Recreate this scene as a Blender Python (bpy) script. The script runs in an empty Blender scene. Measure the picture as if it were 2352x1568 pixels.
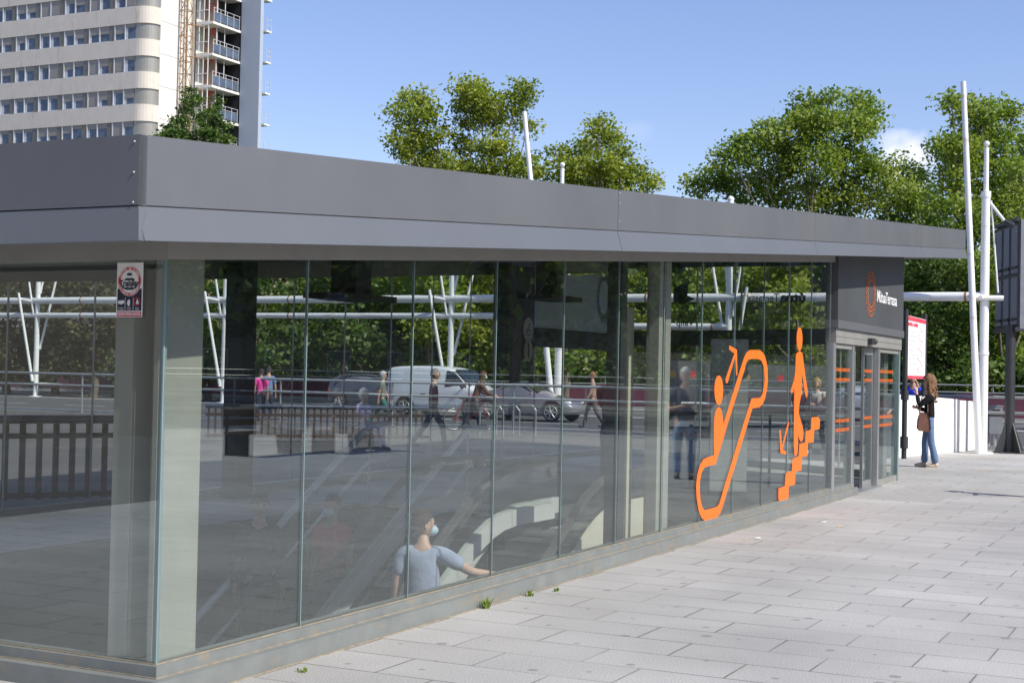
import bpy, bmesh, math, random
import numpy as np
from mathutils import Vector, Matrix, geometry
random.seed(7); rng = np.random.default_rng(7)
scene = bpy.context.scene
COL = scene.collection
R_ = math.radians

# ------------------------------------------------------------------ camera
FPX = 3293.0                      # focal length in pixels of a 2352 px wide picture
EYE = 1.68
th = 69.0/FPX; rho = 0.0205
F = Vector((0, math.cos(th), math.sin(th)))
R0 = Vector((1, 0, 0)); U0 = Vector((0, -math.sin(th), math.cos(th)))
RR = R0*math.cos(rho) + U0*math.sin(rho)
UU = -R0*math.sin(rho) + U0*math.cos(rho)
cam_d = bpy.data.cameras.new('camera'); cam = bpy.data.objects.new('camera', cam_d); COL.objects.link(cam)
m = Matrix((RR, UU, -F)).transposed().to_4x4(); m.translation = Vector((0, 0, EYE))
cam.matrix_world = m
cam_d.sensor_width = 36; cam_d.lens = 36*FPX/2352
cam_d.clip_start = 0.1; cam_d.clip_end = 3000
scene.camera = cam
CAMP = Vector((0, 0, EYE))

# ------------------------------------------------------------------ world, sun, exposure
SUN_H = Vector((0.81, -0.585, 0)).normalized(); SUN_EL = R_(44)
W = bpy.data.worlds.new('World'); scene.world = W; W.use_nodes = True
nt = W.node_tree; nt.nodes.clear()
sky = nt.nodes.new('ShaderNodeTexSky'); sky.sky_type = 'NISHITA'; sky.sun_disc = False
sky.sun_elevation = SUN_EL; sky.sun_rotation = math.atan2(SUN_H.x, SUN_H.y)
sky.air_density = 1.0; sky.dust_density = 0.6; sky.ozone_density = 2.2
bg = nt.nodes.new('ShaderNodeBackground'); bg.inputs[1].default_value = 0.122
wo = nt.nodes.new('ShaderNodeOutputWorld')
tc = nt.nodes.new('ShaderNodeTexCoord')
def wn(t, **k):
    n = nt.nodes.new(t)
    for a, b in k.items(): setattr(n, a, b)
    return n
def cloud(dirv, rad, squash, lo, hi, sc):
    """soft patch of cloud round a sky direction, edges broken by noise"""
    d = dirv.normalized()
    sub = wn('ShaderNodeVectorMath', operation='SUBTRACT'); nt.links.new(tc.outputs['Generated'], sub.inputs[0]); sub.inputs[1].default_value = d
    mul = wn('ShaderNodeVectorMath', operation='MULTIPLY'); nt.links.new(sub.outputs[0], mul.inputs[0]); mul.inputs[1].default_value = (1/rad, 1/rad, squash/rad)
    ln = wn('ShaderNodeVectorMath', operation='LENGTH'); nt.links.new(mul.outputs[0], ln.inputs[0])
    no = wn('ShaderNodeTexNoise'); no.inputs['Scale'].default_value = sc; no.inputs['Detail'].default_value = 7
    nt.links.new(tc.outputs['Generated'], no.inputs['Vector'])
    ad = wn('ShaderNodeMath', operation='MULTIPLY_ADD'); nt.links.new(no.outputs[0], ad.inputs[0]); ad.inputs[1].default_value = 1.7
    nt.links.new(ln.outputs['Value'], ad.inputs[2])
    mr = wn('ShaderNodeMapRange'); mr.inputs[1].default_value = lo; mr.inputs[2].default_value = hi; mr.inputs[3].default_value = 1; mr.inputs[4].default_value = 0
    nt.links.new(ad.outputs[0], mr.inputs[0]); return mr.outputs[0]
def ray(u, v): return F + RR*((u-1176)/FPX) + UU*((784-v)/FPX)
cm = cloud(ray(2075, 372), 0.026, 1.15, 1.35, 1.9, 42)
cm2 = cloud(ray(1455, 300), 0.016, 1.8, 0.9, 1.9, 60)
mx2 = wn('ShaderNodeMath', operation='MULTIPLY'); nt.links.new(cm2, mx2.inputs[0]); mx2.inputs[1].default_value = 0.14
mxa = wn('ShaderNodeMath', operation='MAXIMUM'); nt.links.new(cm, mxa.inputs[0]); nt.links.new(mx2.outputs[0], mxa.inputs[1])
mix = wn('ShaderNodeMix', data_type='RGBA'); nt.links.new(mxa.outputs[0], mix.inputs[0])
tint = wn('ShaderNodeMix', data_type='RGBA', blend_type='MULTIPLY'); tint.inputs[0].default_value = 1
nt.links.new(sky.outputs[0], tint.inputs[6]); tint.inputs[7].default_value = (1.0, 0.95, 1.10, 1)
nt.links.new(tint.outputs[2], mix.inputs[6]); mix.inputs[7].default_value = (6.3, 6.5, 7.4, 1)
nt.links.new(mix.outputs[2], bg.inputs[0]); nt.links.new(bg.outputs[0], wo.inputs[0])
sl = bpy.data.lights.new('sun', 'SUN'); sl.energy = 4.2; sl.angle = R_(0.53); sl.color = (1.0, 0.955, 0.86)
so = bpy.data.objects.new('sun', sl); COL.objects.link(so)
sd = Vector((SUN_H.x*math.cos(SUN_EL), SUN_H.y*math.cos(SUN_EL), math.sin(SUN_EL)))
so.rotation_euler = sd.to_track_quat('Z', 'Y').to_euler(); so.location = (20, -20, 40)
scene.view_settings.view_transform = 'Standard'; scene.view_settings.look = 'None'
scene.view_settings.gamma = 1; scene.view_settings.exposure = 0.38
try:
    scene.cycles.caustics_reflective = False; scene.cycles.transparent_max_bounces = 32; scene.cycles.max_bounces = 8
except Exception: pass

# ------------------------------------------------------------------ geometry of the place
def at(u, v, Y):
    d = ray(u, v); return CAMP + d*(Y/d.y)
def gnd(u, v, z=0.0):
    d = ray(u, v); return CAMP + d*((z-EYE)/d.z)
D = Vector((0.4423, 0.8969, 0)).normalized(); E = Vector((-D.y, D.x, 0))
C0 = at(381, 595, 7.27); C0 = Vector((C0.x, C0.y, 0))
K = 0.0765                         # the roof climbs this much per metre along the long glass wall
def B(s, t, z=0.0): return C0 + D*s + E*t + Vector((0, 0, z))
def gtop(s): return 2.213 + K*s
def onwall(u, v, t=0.0):           # meets the long glass wall: (s, z)
    d = ray(u, v); n = E
    k = ((B(0, t)-CAMP).dot(n))/d.dot(n); p = CAMP + d*k
    return (p-C0).dot(D), p.z
def onleft(u, v, s=0.0):
    d = ray(u, v); k = ((B(s, 0)-CAMP).dot(D))/d.dot(D); p = CAMP + d*k
    return (p-C0).dot(E), p.z
def frameB(p): q = p-C0; return q.dot(D), q.dot(E)
RZ = math.atan2(D.y, D.x)          # rotation whose local x runs along D

# ------------------------------------------------------------------ materials
MATS = {}
def mat(name, col, rough=0.6, metal=0.0, var=0.12, scale=6.0, bump=0.0, bscale=40.0, spec=0.5, coords='Object', stain=None, alpha=None):
    if name in MATS: return MATS[name]
    M = bpy.data.materials.new(name); M.use_nodes = True; n = M.node_tree; b = n.nodes['Principled BSDF']
    b.inputs['Roughness'].default_value = rough; b.inputs['Metallic'].default_value = metal
    b.inputs['Specular IOR Level'].default_value = spec
    t = n.nodes.new('ShaderNodeTexCoord'); no = n.nodes.new('ShaderNodeTexNoise')
    no.inputs['Scale'].default_value = scale; no.inputs['Detail'].default_value = 6; no.inputs['Roughness'].default_value = .6
    n.links.new(t.outputs[coords], no.inputs['Vector'])
    mr = n.nodes.new('ShaderNodeMapRange'); mr.inputs[1].default_value = .3; mr.inputs[2].default_value = .7
    mr.inputs[3].default_value = 1-var; mr.inputs[4].default_value = 1+var; n.links.new(no.outputs[0], mr.inputs[0])
    mm = n.nodes.new('ShaderNodeMix'); mm.data_type = 'RGBA'; mm.blend_type = 'MULTIPLY'; mm.inputs[0].default_value = 1
    mm.inputs[6].default_value = (*col, 1); cb = n.nodes.new('ShaderNodeCombineColor')
    for i in range(3): n.links.new(mr.outputs[0], cb.inputs[i])
    n.links.new(cb.outputs[0], mm.inputs[7]); out = mm.outputs[2]
    if stain:
        sc, sscale, lo, hi = stain
        mp = n.nodes.new('ShaderNodeMapping'); mp.inputs['Scale'].default_value = sscale; n.links.new(t.outputs[coords], mp.inputs[0])
        n2 = n.nodes.new('ShaderNodeTexNoise'); n2.inputs['Scale'].default_value = 1; n2.inputs['Detail'].default_value = 8; n.links.new(mp.outputs[0], n2.inputs['Vector'])
        m2 = n.nodes.new('ShaderNodeMapRange'); m2.inputs[1].default_value = lo; m2.inputs[2].default_value = hi; n.links.new(n2.outputs[0], m2.inputs[0])
        mi = n.nodes.new('ShaderNodeMix'); mi.data_type = 'RGBA'; n.links.new(m2.outputs[0], mi.inputs[0]); n.links.new(out, mi.inputs[6]); mi.inputs[7].default_value = (*sc, 1); out = mi.outputs[2]
    n.links.new(out, b.inputs['Base Color'])
    if bump:
        nb = n.nodes.new('ShaderNodeTexNoise'); nb.inputs['Scale'].default_value = bscale; nb.inputs['Detail'].default_value = 5
        n.links.new(t.outputs[coords], nb.inputs['Vector'])
        bu = n.nodes.new('ShaderNodeBump'); bu.inputs['Strength'].default_value = bump; bu.inputs['Distance'].default_value = .02
        n.links.new(nb.outputs[0], bu.inputs['Height']); n.links.new(bu.outputs[0], b.inputs['Normal'])
    MATS[name] = M; return M

def glass_mat(name, tint=(.86, .9, .88), f0=.045, refl=(1, 1, 1), rough=0.0, dirt=0.0, k=1.0):
    M = bpy.data.materials.new(name); M.use_nodes = True; n = M.node_tree; n.nodes.clear()
    o = n.nodes.new('ShaderNodeOutputMaterial'); tr = n.nodes.new('ShaderNodeBsdfTransparent'); tr.inputs[0].default_value = (*tint, 1)
    gl = n.nodes.new('ShaderNodeBsdfGlossy'); gl.inputs['Roughness'].default_value = rough; gl.inputs['Color'].default_value = (*refl, 1)
    lw = n.nodes.new('ShaderNodeLayerWeight'); lw.inputs[0].default_value = .5
    pw = n.nodes.new('ShaderNodeMath'); pw.operation = 'POWER'; pw.inputs[1].default_value = 5; n.links.new(lw.outputs['Facing'], pw.inputs[0])
    ma = n.nodes.new('ShaderNodeMath'); ma.operation = 'MULTIPLY_ADD'; ma.inputs[1].default_value = (1-f0)*k; ma.inputs[2].default_value = f0; n.links.new(pw.outputs[0], ma.inputs[0])
    mx = n.nodes.new('ShaderNodeMixShader'); n.links.new(ma.outputs[0], mx.inputs[0]); n.links.new(tr.outputs[0], mx.inputs[1]); n.links.new(gl.outputs[0], mx.inputs[2])
    last = mx.outputs[0]
    t = n.nodes.new('ShaderNodeTexCoord')
    if dirt:
        mp = n.nodes.new('ShaderNodeMapping'); mp.inputs['Scale'].default_value = (9, 9, .35); n.links.new(t.outputs['Object'], mp.inputs[0])
        no = n.nodes.new('ShaderNodeTexNoise'); no.inputs['Scale'].default_value = 2.5; no.inputs['Detail'].default_value = 6; n.links.new(mp.outputs[0], no.inputs['Vector'])
        mr = n.nodes.new('ShaderNodeMapRange'); mr.inputs[1].default_value = .4; mr.inputs[2].default_value = .8; mr.inputs[3].default_value = dirt*.3; mr.inputs[4].default_value = dirt; n.links.new(no.outputs[0], mr.inputs[0])
        df = n.nodes.new('ShaderNodeBsdfDiffuse'); df.inputs[0].default_value = (.42, .43, .41, 1)
        m3 = n.nodes.new('ShaderNodeMixShader'); n.links.new(mr.outputs[0], m3.inputs[0]); n.links.new(last, m3.inputs[1]); n.links.new(df.outputs[0], m3.inputs[2]); last = m3.outputs[0]
    nb = n.nodes.new('ShaderNodeTexNoise'); nb.inputs['Scale'].default_value = .8; nb.inputs['Detail'].default_value = 1; n.links.new(t.outputs['Object'], nb.inputs['Vector'])
    bu = n.nodes.new('ShaderNodeBump'); bu.inputs['Strength'].default_value = .03; bu.inputs['Distance'].default_value = .02
    n.links.new(nb.outputs[0], bu.inputs['Height']); n.links.new(bu.outputs[0], gl.inputs['Normal'])
    n.links.new(last, o.inputs[0]); MATS[name] = M; return M

def paving_mat():
    M = bpy.data.materials.new('granite paving'); M.use_nodes = True; n = M.node_tree; b = n.nodes['Principled BSDF']
    t = n.nodes.new('ShaderNodeTexCoord'); mp = n.nodes.new('ShaderNodeMapping'); mp.vector_type = 'TEXTURE'
    mp.inputs['Rotation'].default_value = (0, 0, RZ-math.pi/2); mp.inputs['Location'].default_value = (C0.x+.21, C0.y+.13, 0)
    n.links.new(t.outputs['Object'], mp.inputs[0])
    br = n.nodes.new('ShaderNodeTexBrick'); n.links.new(mp.outputs[0], br.inputs['Vector'])
    br.offset = .43; br.offset_frequency = 2; br.squash = 1.0
    br.inputs['Scale'].default_value = 1; br.inputs['Brick Width'].default_value = .86; br.inputs['Row Height'].default_value = .445
    br.inputs['Mortar Size'].default_value = .0068; br.inputs['Mortar Smooth'].default_value = .15; br.inputs['Bias'].default_value = -.1
    br.inputs['Color1'].default_value = (.335, .325, .31, 1); br.inputs['Color2'].default_value = (.42, .41, .39, 1); br.inputs['Mortar'].default_value = (.17, .165, .14, 1)
    def noise(sc, det=6, vec=None):
        x = n.nodes.new('ShaderNodeTexNoise'); x.inputs['Scale'].default_value = sc; x.inputs['Detail'].default_value = det; n.links.new(vec or mp.outputs[0], x.inputs['Vector']); return x.outputs[0]
    def mrange(s, a, b_, c, d):
        x = n.nodes.new('ShaderNodeMapRange')
        for i, q in enumerate((a, b_, c, d)): x.inputs[i+1].default_value = q
        n.links.new(s, x.inputs[0]); return x.outputs[0]
    def mixc(fac, a, b_, bt='MIX'):
        x = n.nodes.new('ShaderNodeMix'); x.data_type = 'RGBA'; x.blend_type = bt
        for i, q in ((0, fac), (6, a), (7, b_)):
            if isinstance(q, (int, float)): x.inputs[i].default_value = q
            elif isinstance(q, tuple): x.inputs[i].default_value = q
            else: n.links.new(q, x.inputs[i])
        return x.outputs[2]
    # hide some joints: old flush joints are nearly invisible
    jn = mrange(noise(.9, 3), .36, .56, .35, 1)
    avg = mixc(.5, (.335, .325, .31, 1), (.42, .41, .39, 1))
    jf = n.nodes.new('ShaderNodeMath'); jf.operation = 'MULTIPLY'; n.links.new(br.outputs['Fac'], jf.inputs[0]); n.links.new(jn, jf.inputs[1])
    br2 = n.nodes.new('ShaderNodeTexBrick'); n.links.new(mp.outputs[0], br2.inputs['Vector'])
    br2.offset = .43; br2.offset_frequency = 2; br2.inputs['Scale'].default_value = 1; br2.inputs['Brick Width'].default_value = .86; br2.inputs['Row Height'].default_value = .445; br2.inputs['Mortar Size'].default_value = 0.0; br2.inputs['Bias'].default_value = -.1
    br2.inputs['Color1'].default_value = (.375, .366, .35, 1); br2.inputs['Color2'].default_value = (.415, .406, .388, 1)
    c = mixc(jf.outputs[0], br2.outputs['Color'], (.13, .125, .11, 1))
    sp = mrange(noise(110, 4), .3, .7, .58, 1.42); cc = n.nodes.new('ShaderNodeCombineColor'); [n.links.new(sp, cc.inputs[i]) for i in range(3)]
    c = mixc(1.0, c, cc.outputs[0], 'MULTIPLY')
    bl = mrange(noise(.55, 6), .3, .7, .80, 1.16); cc2 = n.nodes.new('ShaderNodeCombineColor'); [n.links.new(bl, cc2.inputs[i]) for i in range(3)]
    c = mixc(1.0, c, cc2.outputs[0], 'MULTIPLY')
    rust = mrange(noise(.35, 6), .60, .78, 0, .55); c = mixc(rust, c, (.42, .33, .23, 1))
    # chewing gum and spots
    vo = n.nodes.new('ShaderNodeTexVoronoi'); vo.voronoi_dimensions = '2D'; vo.inputs['Scale'].default_value = 2.3; n.links.new(mp.outputs[0], vo.inputs['Vector'])
    rs = n.nodes.new('ShaderNodeSeparateColor'); n.links.new(vo.outputs['Color'], rs.inputs[0])
    thr = n.nodes.new('ShaderNodeMath'); thr.operation = 'MULTIPLY'; n.links.new(rs.outputs[0], thr.inputs[0]); thr.inputs[1].default_value = .085
    ls = n.nodes.new('ShaderNodeMath'); ls.operation = 'LESS_THAN'; n.links.new(vo.outputs['Distance'], ls.inputs[0]); n.links.new(thr.outputs[0], ls.inputs[1])
    l2 = n.nodes.new('ShaderNodeMath'); l2.operation = 'MULTIPLY'; n.links.new(ls.outputs[0], l2.inputs[0]); l2.inputs[1].default_value = .6
    c = mixc(l2.outputs[0], c, (.15, .15, .15, 1))
    n.links.new(c, b.inputs['Base Color']); b.inputs['Roughness'].default_value = .78
    bu = n.nodes.new('ShaderNodeBump'); bu.inputs['Strength'].default_value = .25; bu.inputs['Distance'].default_value = .01
    n.links.new(noise(140, 3), bu.inputs['Height']); n.links.new(bu.outputs[0], b.inputs['Normal'])
    MATS['paving'] = M; return M

def leaf_mat(name, c1, c2, c3):
    M = bpy.data.materials.new(name); M.use_nodes = True; n = M.node_tree; b = n.nodes['Principled BSDF']; o = n.nodes['Material Output']
    t = n.nodes.new('ShaderNodeTexCoord'); no = n.nodes.new('ShaderNodeTexNoise'); no.inputs['Scale'].default_value = .55; no.inputs['Detail'].default_value = 3
    n.links.new(t.outputs['Object'], no.inputs['Vector'])
    n2 = n.nodes.new('ShaderNodeTexNoise'); n2.inputs['Scale'].default_value = 5; n2.inputs['Detail'].default_value = 2; n.links.new(t.outputs['Object'], n2.inputs['Vector'])
    ad = n.nodes.new('ShaderNodeMath'); ad.operation = 'MULTIPLY_ADD'; n.links.new(n2.outputs[0], ad.inputs[0]); ad.inputs[1].default_value = .7; n.links.new(no.outputs[0], ad.inputs[2])
    r = n.nodes.new('ShaderNodeValToRGB'); e = r.color_ramp.elements; e[0].position = .62; e[0].color = (*c1, 1); e[1].position = 1.1; e[1].color = (*c3, 1)
    x = r.color_ramp.elements.new(.85); x.color = (*c2, 1); n.links.new(ad.outputs[0], r.inputs[0]); n.links.new(r.outputs[0], b.inputs['Base Color'])
    b.inputs['Roughness'].default_value = .5; b.inputs['Specular IOR Level'].default_value = .35
    tl = n.nodes.new('ShaderNodeBsdfTranslucent'); hs = n.nodes.new('ShaderNodeHueSaturation'); hs.inputs['Value'].default_value = 1.5; hs.inputs['Saturation'].default_value = 1.15; n.links.new(r.outputs[0], hs.inputs['Color']); n.links.new(hs.outputs[0], tl.inputs[0])
    mx = n.nodes.new('ShaderNodeMixShader'); mx.inputs[0].default_value = .35; n.links.new(b.outputs[0], mx.inputs[1]); n.links.new(tl.outputs[0], mx.inputs[2]); n.links.new(mx.outputs[0], o.inputs[0])
    MATS[name] = M; return M

# ------------------------------------------------------------------ mesh helpers
class MB:
    def __init__(s): s.v = []; s.f = []; s.mi = []; s.sm = []
    def add(s, vs, fs, mi=0, smooth=False):
        o = len(s.v); s.v += [tuple(p) for p in vs]; s.f += [tuple(i+o for i in f) for f in fs]; s.mi += [mi]*len(fs); s.sm += [smooth]*len(fs); return s
    def hexa(s, p, mi=0):   # p: 4 bottom + 4 top, counter-clockwise
        return s.add(p, [(3, 2, 1, 0), (4, 5, 6, 7), (0, 1, 5, 4), (1, 2, 6, 5), (2, 3, 7, 6), (3, 0, 4, 7)], mi)
    def box(s, x0, x1, y0, y1, z0, z1, mi=0):
        return s.hexa([(x0, y0, z0), (x1, y0, z0), (x1, y1, z0), (x0, y1, z0), (x0, y0, z1), (x1, y0, z1), (x1, y1, z1), (x0, y1, z1)], mi)
    def bb(s, s0, s1, t0, t1, z0, z1, mi=0):   # box in the building's frame; z0/z1 numbers or functions of s
        f0 = z0 if callable(z0) else (lambda q: z0); f1 = z1 if callable(z1) else (lambda q: z1)
        P = [B(s0, t0, f0(s0)), B(s1, t0, f0(s1)), B(s1, t1, f0(s1)), B(s0, t1, f0(s0)), B(s0, t0, f1(s0)), B(s1, t0, f1(s1)), B(s1, t1, f1(s1)), B(s0, t1, f1(s0))]
        return s.hexa(P, mi)
    def tube(s, a, b, r0, r1=None, n=10, mi=0, caps=True):
        a = Vector(a); b = Vector(b); r1 = r0 if r1 is None else r1; d = (b-a).normalized()
        x = d.orthogonal().normalized(); y = d.cross(x); vs = []
        for c, r in ((a, r0), (b, r1)):
            for i in range(n):
                q = 2*math.pi*i/n; vs.append(c + x*(r*math.cos(q)) + y*(r*math.sin(q)))
        s.add(vs, [(i, (i+1) % n, n+(i+1) % n, n+i) for i in range(n)], mi, True)
        if caps: s.add(vs[:n], [tuple(range(n))[::-1]], mi); s.add(vs[n:], [tuple(range(n))], mi)
        return s
    def path(s, pts, r, n=8, mi=0):
        for a, b in zip(pts, pts[1:]): s.tube(a, b, r, r, n, mi)
        for p in pts[1:-1]: s.ball(p, r*1.0, mi, 6, 4)
        return s
    def ball(s, c, r, mi=0, nu=12, nv=8, sc=(1, 1, 1)):
        c = Vector(c); vs = [c+Vector((0, 0, r*sc[2]))]
        for j in range(1, nv):
            p = math.pi*j/nv
            for i in range(nu):
                q = 2*math.pi*i/nu; vs.append(c + Vector((r*sc[0]*math.sin(p)*math.cos(q), r*sc[1]*math.sin(p)*math.sin(q), r*sc[2]*math.cos(p))))
        vs.append(c-Vector((0, 0, r*sc[2]))); fs = [(0, 1+i, 1+(i+1) % nu) for i in range(nu)]
        for j in range(nv-2):
            for i in range(nu): a = 1+j*nu+i; b = 1+j*nu+(i+1) % nu; fs.append((a, a+nu, b+nu, b))
        l = len(vs)-1; o = 1+(nv-2)*nu; fs += [(o+(i+1) % nu, o+i, l) for i in range(nu)]
        return s.add(vs, fs, mi, True)
    def torus(s, c, ax, R, r, n=28, k=8, mi=0):
        ax = Vector(ax).normalized(); x = ax.orthogonal().normalized(); y = ax.cross(x); c = Vector(c); vs = []
        for i in range(n):
            q = 2*math.pi*i/n; d = x*math.cos(q)+y*math.sin(q)
            for j in range(k):
                w = 2*math.pi*j/k; vs.append(c + d*(R+r*math.cos(w)) + ax*(r*math.sin(w)))
        fs = [(i*k+j, ((i+1) % n)*k+j, ((i+1) % n)*k+(j+1) % k, i*k+(j+1) % k) for i in range(n) for j in range(k)]
        return s.add(vs, fs, mi, True)
    def prism(s, poly, off, mi=0, holes=()):
        """poly: list of 3-D points in one plane, extruded by vector off"""
        off = Vector(off); loops = [[Vector(p) for p in poly]] + [[Vector(p) for p in h] for h in holes]
        flat = [p for l in loops for p in l]; tris = geometry.tessellate_polygon(loops)
        s.add(flat, [tuple(t) for t in tris], mi); s.add([p+off for p in flat], [tuple(t)[::-1] for t in tris], mi)
        for l in loops:
            k = len(l); s.add(l+[p+off for p in l], [(i, (i+1) % k, k+(i+1) % k, k+i) for i in range(k)], mi)
        return s
    def build(s, name, mats, parent=None, loc=None, bevel=0, fix=True):
        me = bpy.data.meshes.new(name); me.from_pydata(s.v, [], s.f)
        if not isinstance(mats, (list, tuple)): mats = [mats]
        for x in mats: me.materials.append(x)
        for p, i, q in zip(me.polygons, s.mi, s.sm): p.material_index = i; p.use_smooth = q
        bm = bmesh.new(); bm.from_mesh(me)
        if fix: bmesh.ops.recalc_face_normals(bm, faces=bm.faces)
        if bevel: 
            bmesh.ops.remove_doubles(bm, verts=bm.verts, dist=1e-5)
            bmesh.ops.bevel(bm, geom=[e for e in bm.edges if e.calc_face_angle(0) > .5], offset=bevel, segments=2, affect='EDGES', profile=.7)
        bm.to_mesh(me); bm.free(); me.update()
        o = bpy.data.objects.new(name, me); COL.objects.link(o)
        if parent is not None: o.parent = parent
        if loc is not None:      # mesh given in world coordinates, origin moved to loc
            me.transform(Matrix.Translation(-Vector(loc)))
            if parent is None: o.location = loc
        return o
def tag(o, label=None, cat=None, group=None, kind=None):
    if label: o['label'] = label
    if cat: o['category'] = cat
    if group: o['group'] = group
    if kind: o['kind'] = kind
    return o
def thing(name, loc, label, cat, group=None, rz=0):
    o = bpy.data.objects.new(name, None); COL.objects.link(o); o.location = loc; o.rotation_euler = (0, 0, rz); o.empty_display_size = .2
    return tag(o, label, cat, group)
def wpart(mb, name, mats, parent, bevel=0):   # part whose mesh is in world coordinates under an unrotated empty
    return mb.build(name, mats, parent, loc=parent.location if parent.parent is None else parent['_o'] if '_o' in parent else parent.parent.location, bevel=bevel)
def copy_tree(o, parent=None):
    c = o.copy(); COL.objects.link(c)
    if parent is not None: c.parent = parent
    for ch in list(o.children): copy_tree(ch, c)
    return c
def text_mesh(body, size, M4, extrude=.002, align='CENTER', bold=0.0, shear=0.0):
    cu = bpy.data.curves.new('t', 'FONT'); cu.body = body; cu.size = size; cu.extrude = extrude; cu.align_x = align; cu.align_y = 'CENTER'; cu.offset = bold; cu.resolution_u = 3; cu.shear = shear
    ob = bpy.data.objects.new('t', cu); COL.objects.link(ob); dg = bpy.context.evaluated_depsgraph_get()
    me = bpy.data.meshes.new_from_object(ob.evaluated_get(dg)); me.transform(M4)
    mb = MB(); mb.add([v.co.copy() for v in me.vertices], [tuple(p.vertices) for p in me.polygons])
    bpy.data.objects.remove(ob); bpy.data.curves.remove(cu); bpy.data.meshes.remove(me); return mb
def plane_M(org, xdir, ydir):
    x = Vector(xdir).normalized(); y = Vector(ydir).normalized(); z = x.cross(y)
    M4 = Matrix((x, y, z)).transposed().to_4x4(); M4.translation = org; return M4
def merge(a, b, mi=0): o = len(a.v); a.v += b.v; a.f += [tuple(i+o for i in f) for f in b.f]; a.mi += [mi]*len(b.f); a.sm += b.sm; return a

m_pave = paving_mat()
m_asph = mat('asphalt', (.085, .085, .088), .9, var=.15, scale=3, bump=.3, bscale=90)
m_white_line = mat('road paint', (.6, .6, .58), .8)
m_grass = mat('rough grass', (.07, .10, .035), .95, var=.35, scale=3, bump=.5)
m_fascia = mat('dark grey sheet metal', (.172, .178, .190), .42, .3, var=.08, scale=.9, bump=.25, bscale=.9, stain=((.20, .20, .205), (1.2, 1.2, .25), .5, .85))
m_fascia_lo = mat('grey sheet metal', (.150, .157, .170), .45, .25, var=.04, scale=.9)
m_soffit = mat('soffit panel', (.22, .215, .20), .6, .1, var=.07, scale=2)
m_header = mat('header metal', (.30, .295, .27), .5, .2, var=.08, scale=3)
m_base = mat('galvanised base', (.225, .24, .23), .5, .2, var=.12, scale=5, stain=((.36, .27, .17), (4, 4, 9), .58, .8))
m_sand = mat('sandy joint', (.30, .25, .18), .9, var=.25, scale=20)
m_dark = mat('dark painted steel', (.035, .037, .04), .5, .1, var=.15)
m_alu = mat('brushed aluminium', (.42, .43, .42), .35, .6, var=.06)
m_col = mat('putty grey column paint', (.34, .345, .295), .6, var=.06, scale=3)
m_edge = mat('glass edge green', (.20, .27, .27), .25, var=.05)
m_glass = glass_mat('plate glass', (.955, .975, .965), .15, refl=(.93, 1.0, .99), dirt=.006, k=.2)
m_glass2 = glass_mat('clear back glass', (.955, .97, .96), .02, k=.5)
m_white = mat('white painted steel', (.80, .80, .78), .5, var=.05, scale=2, stain=((.55, .45, .36), (1.2, 1.2, 5), .62, .78))
m_orange = mat('orange vinyl', (.90, .17, .015), .45, var=.02)
m_white_wall = mat('white wall paint', (.83, .82, .79), .8, var=.04, scale=2, stain=((.6, .56, .48), (1, 1, 3), .6, .85))
m_maroon = mat('maroon panel', (.17, .05, .075), .6, var=.15, scale=1.5)
m_rail = mat('galvanised rail', (.36, .37, .37), .45, .5, var=.08)
m_black = mat('black rubber', (.02, .02, .02), .6, var=.1)
m_red = mat('red vinyl', (.62, .03, .05), .5, var=.02)
m_navy = mat('navy vinyl', (.02, .025, .05), .5, var=.02)
m_wht = mat('white vinyl', (.82, .82, .82), .5, var=.02)
m_bluedark = mat('dark blue rail', (.045, .06, .10), .4, .3, var=.1)
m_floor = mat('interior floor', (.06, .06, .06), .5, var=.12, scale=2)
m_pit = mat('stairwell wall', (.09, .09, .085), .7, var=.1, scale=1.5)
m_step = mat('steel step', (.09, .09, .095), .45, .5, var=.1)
m_skirt = mat('stainless skirt', (.66, .68, .66), .45, .2, var=.05)
m_beige = mat('beige cladding', (.60, .58, .47), .6, var=.05)
m_brownrail = mat('brown steel', (.055, .034, .028), .6, .1, var=.15)
m_bark = mat('bark', (.16, .13, .10), .9, var=.35, scale=5, bump=.4)
m_rust = mat('rusty steel', (.33, .19, .10), .8, .2, var=.35, scale=4)
L_lime = leaf_mat('lime green leaves', (.11, .16, .025), (.24, .30, .045), (.38, .40, .08))
L_mid = leaf_mat('mid green leaves', (.09, .155, .03), (.21, .29, .05), (.32, .37, .08))
L_dark = leaf_mat('dark green leaves', (.045, .09, .024), (.10, .16, .038), (.16, .225, .055))
L_olive = leaf_mat('olive brown leaves', (.045, .05, .02), (.09, .095, .04), (.14, .12, .06))

# ================================================================== ground and road
HS0, HS1, HT0, HT1 = 0.55, 9.4, 0.42, 4.75           # stairwell opening
g = MB(); G = 900
for (a, b, c, d) in ((-G, HS0, -G, G), (HS1, G, -G, G), (HS0, HS1, -G, HT0), (HS0, HS1, HT1, G)):
    g.add([B(a, c), B(b, c), B(b, d), B(a, d)], [(0, 1, 2, 3)])
tag(g.build('plaza_paving', m_pave), kind='structure')
def sheet(name, s0, s1, t0, t1, z, m):
    g = MB(); g.bb(s0, s1, t0, t1, z-.003, z, 0); return tag(g.build(name, m), kind='structure')
sheet('road', 31.5, 42.4, -250, 250, .006, m_asph)
sheet('far_road', 44.0, 52.5, -250, 250, .006, m_asph)
k = MB(); k.bb(42.45, 43.95, -250, 250, 0, .10); tag(k.build('road_median', mat('far pavement', (.30, .29, .27), .85, var=.1)), kind='structure')
k = MB(); k.bb(30.9, 31.2, -250, 250, 0, .10); tag(k.build('road_kerb', mat('kerb stone', (.4, .39, .37), .8)), kind='structure')
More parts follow.
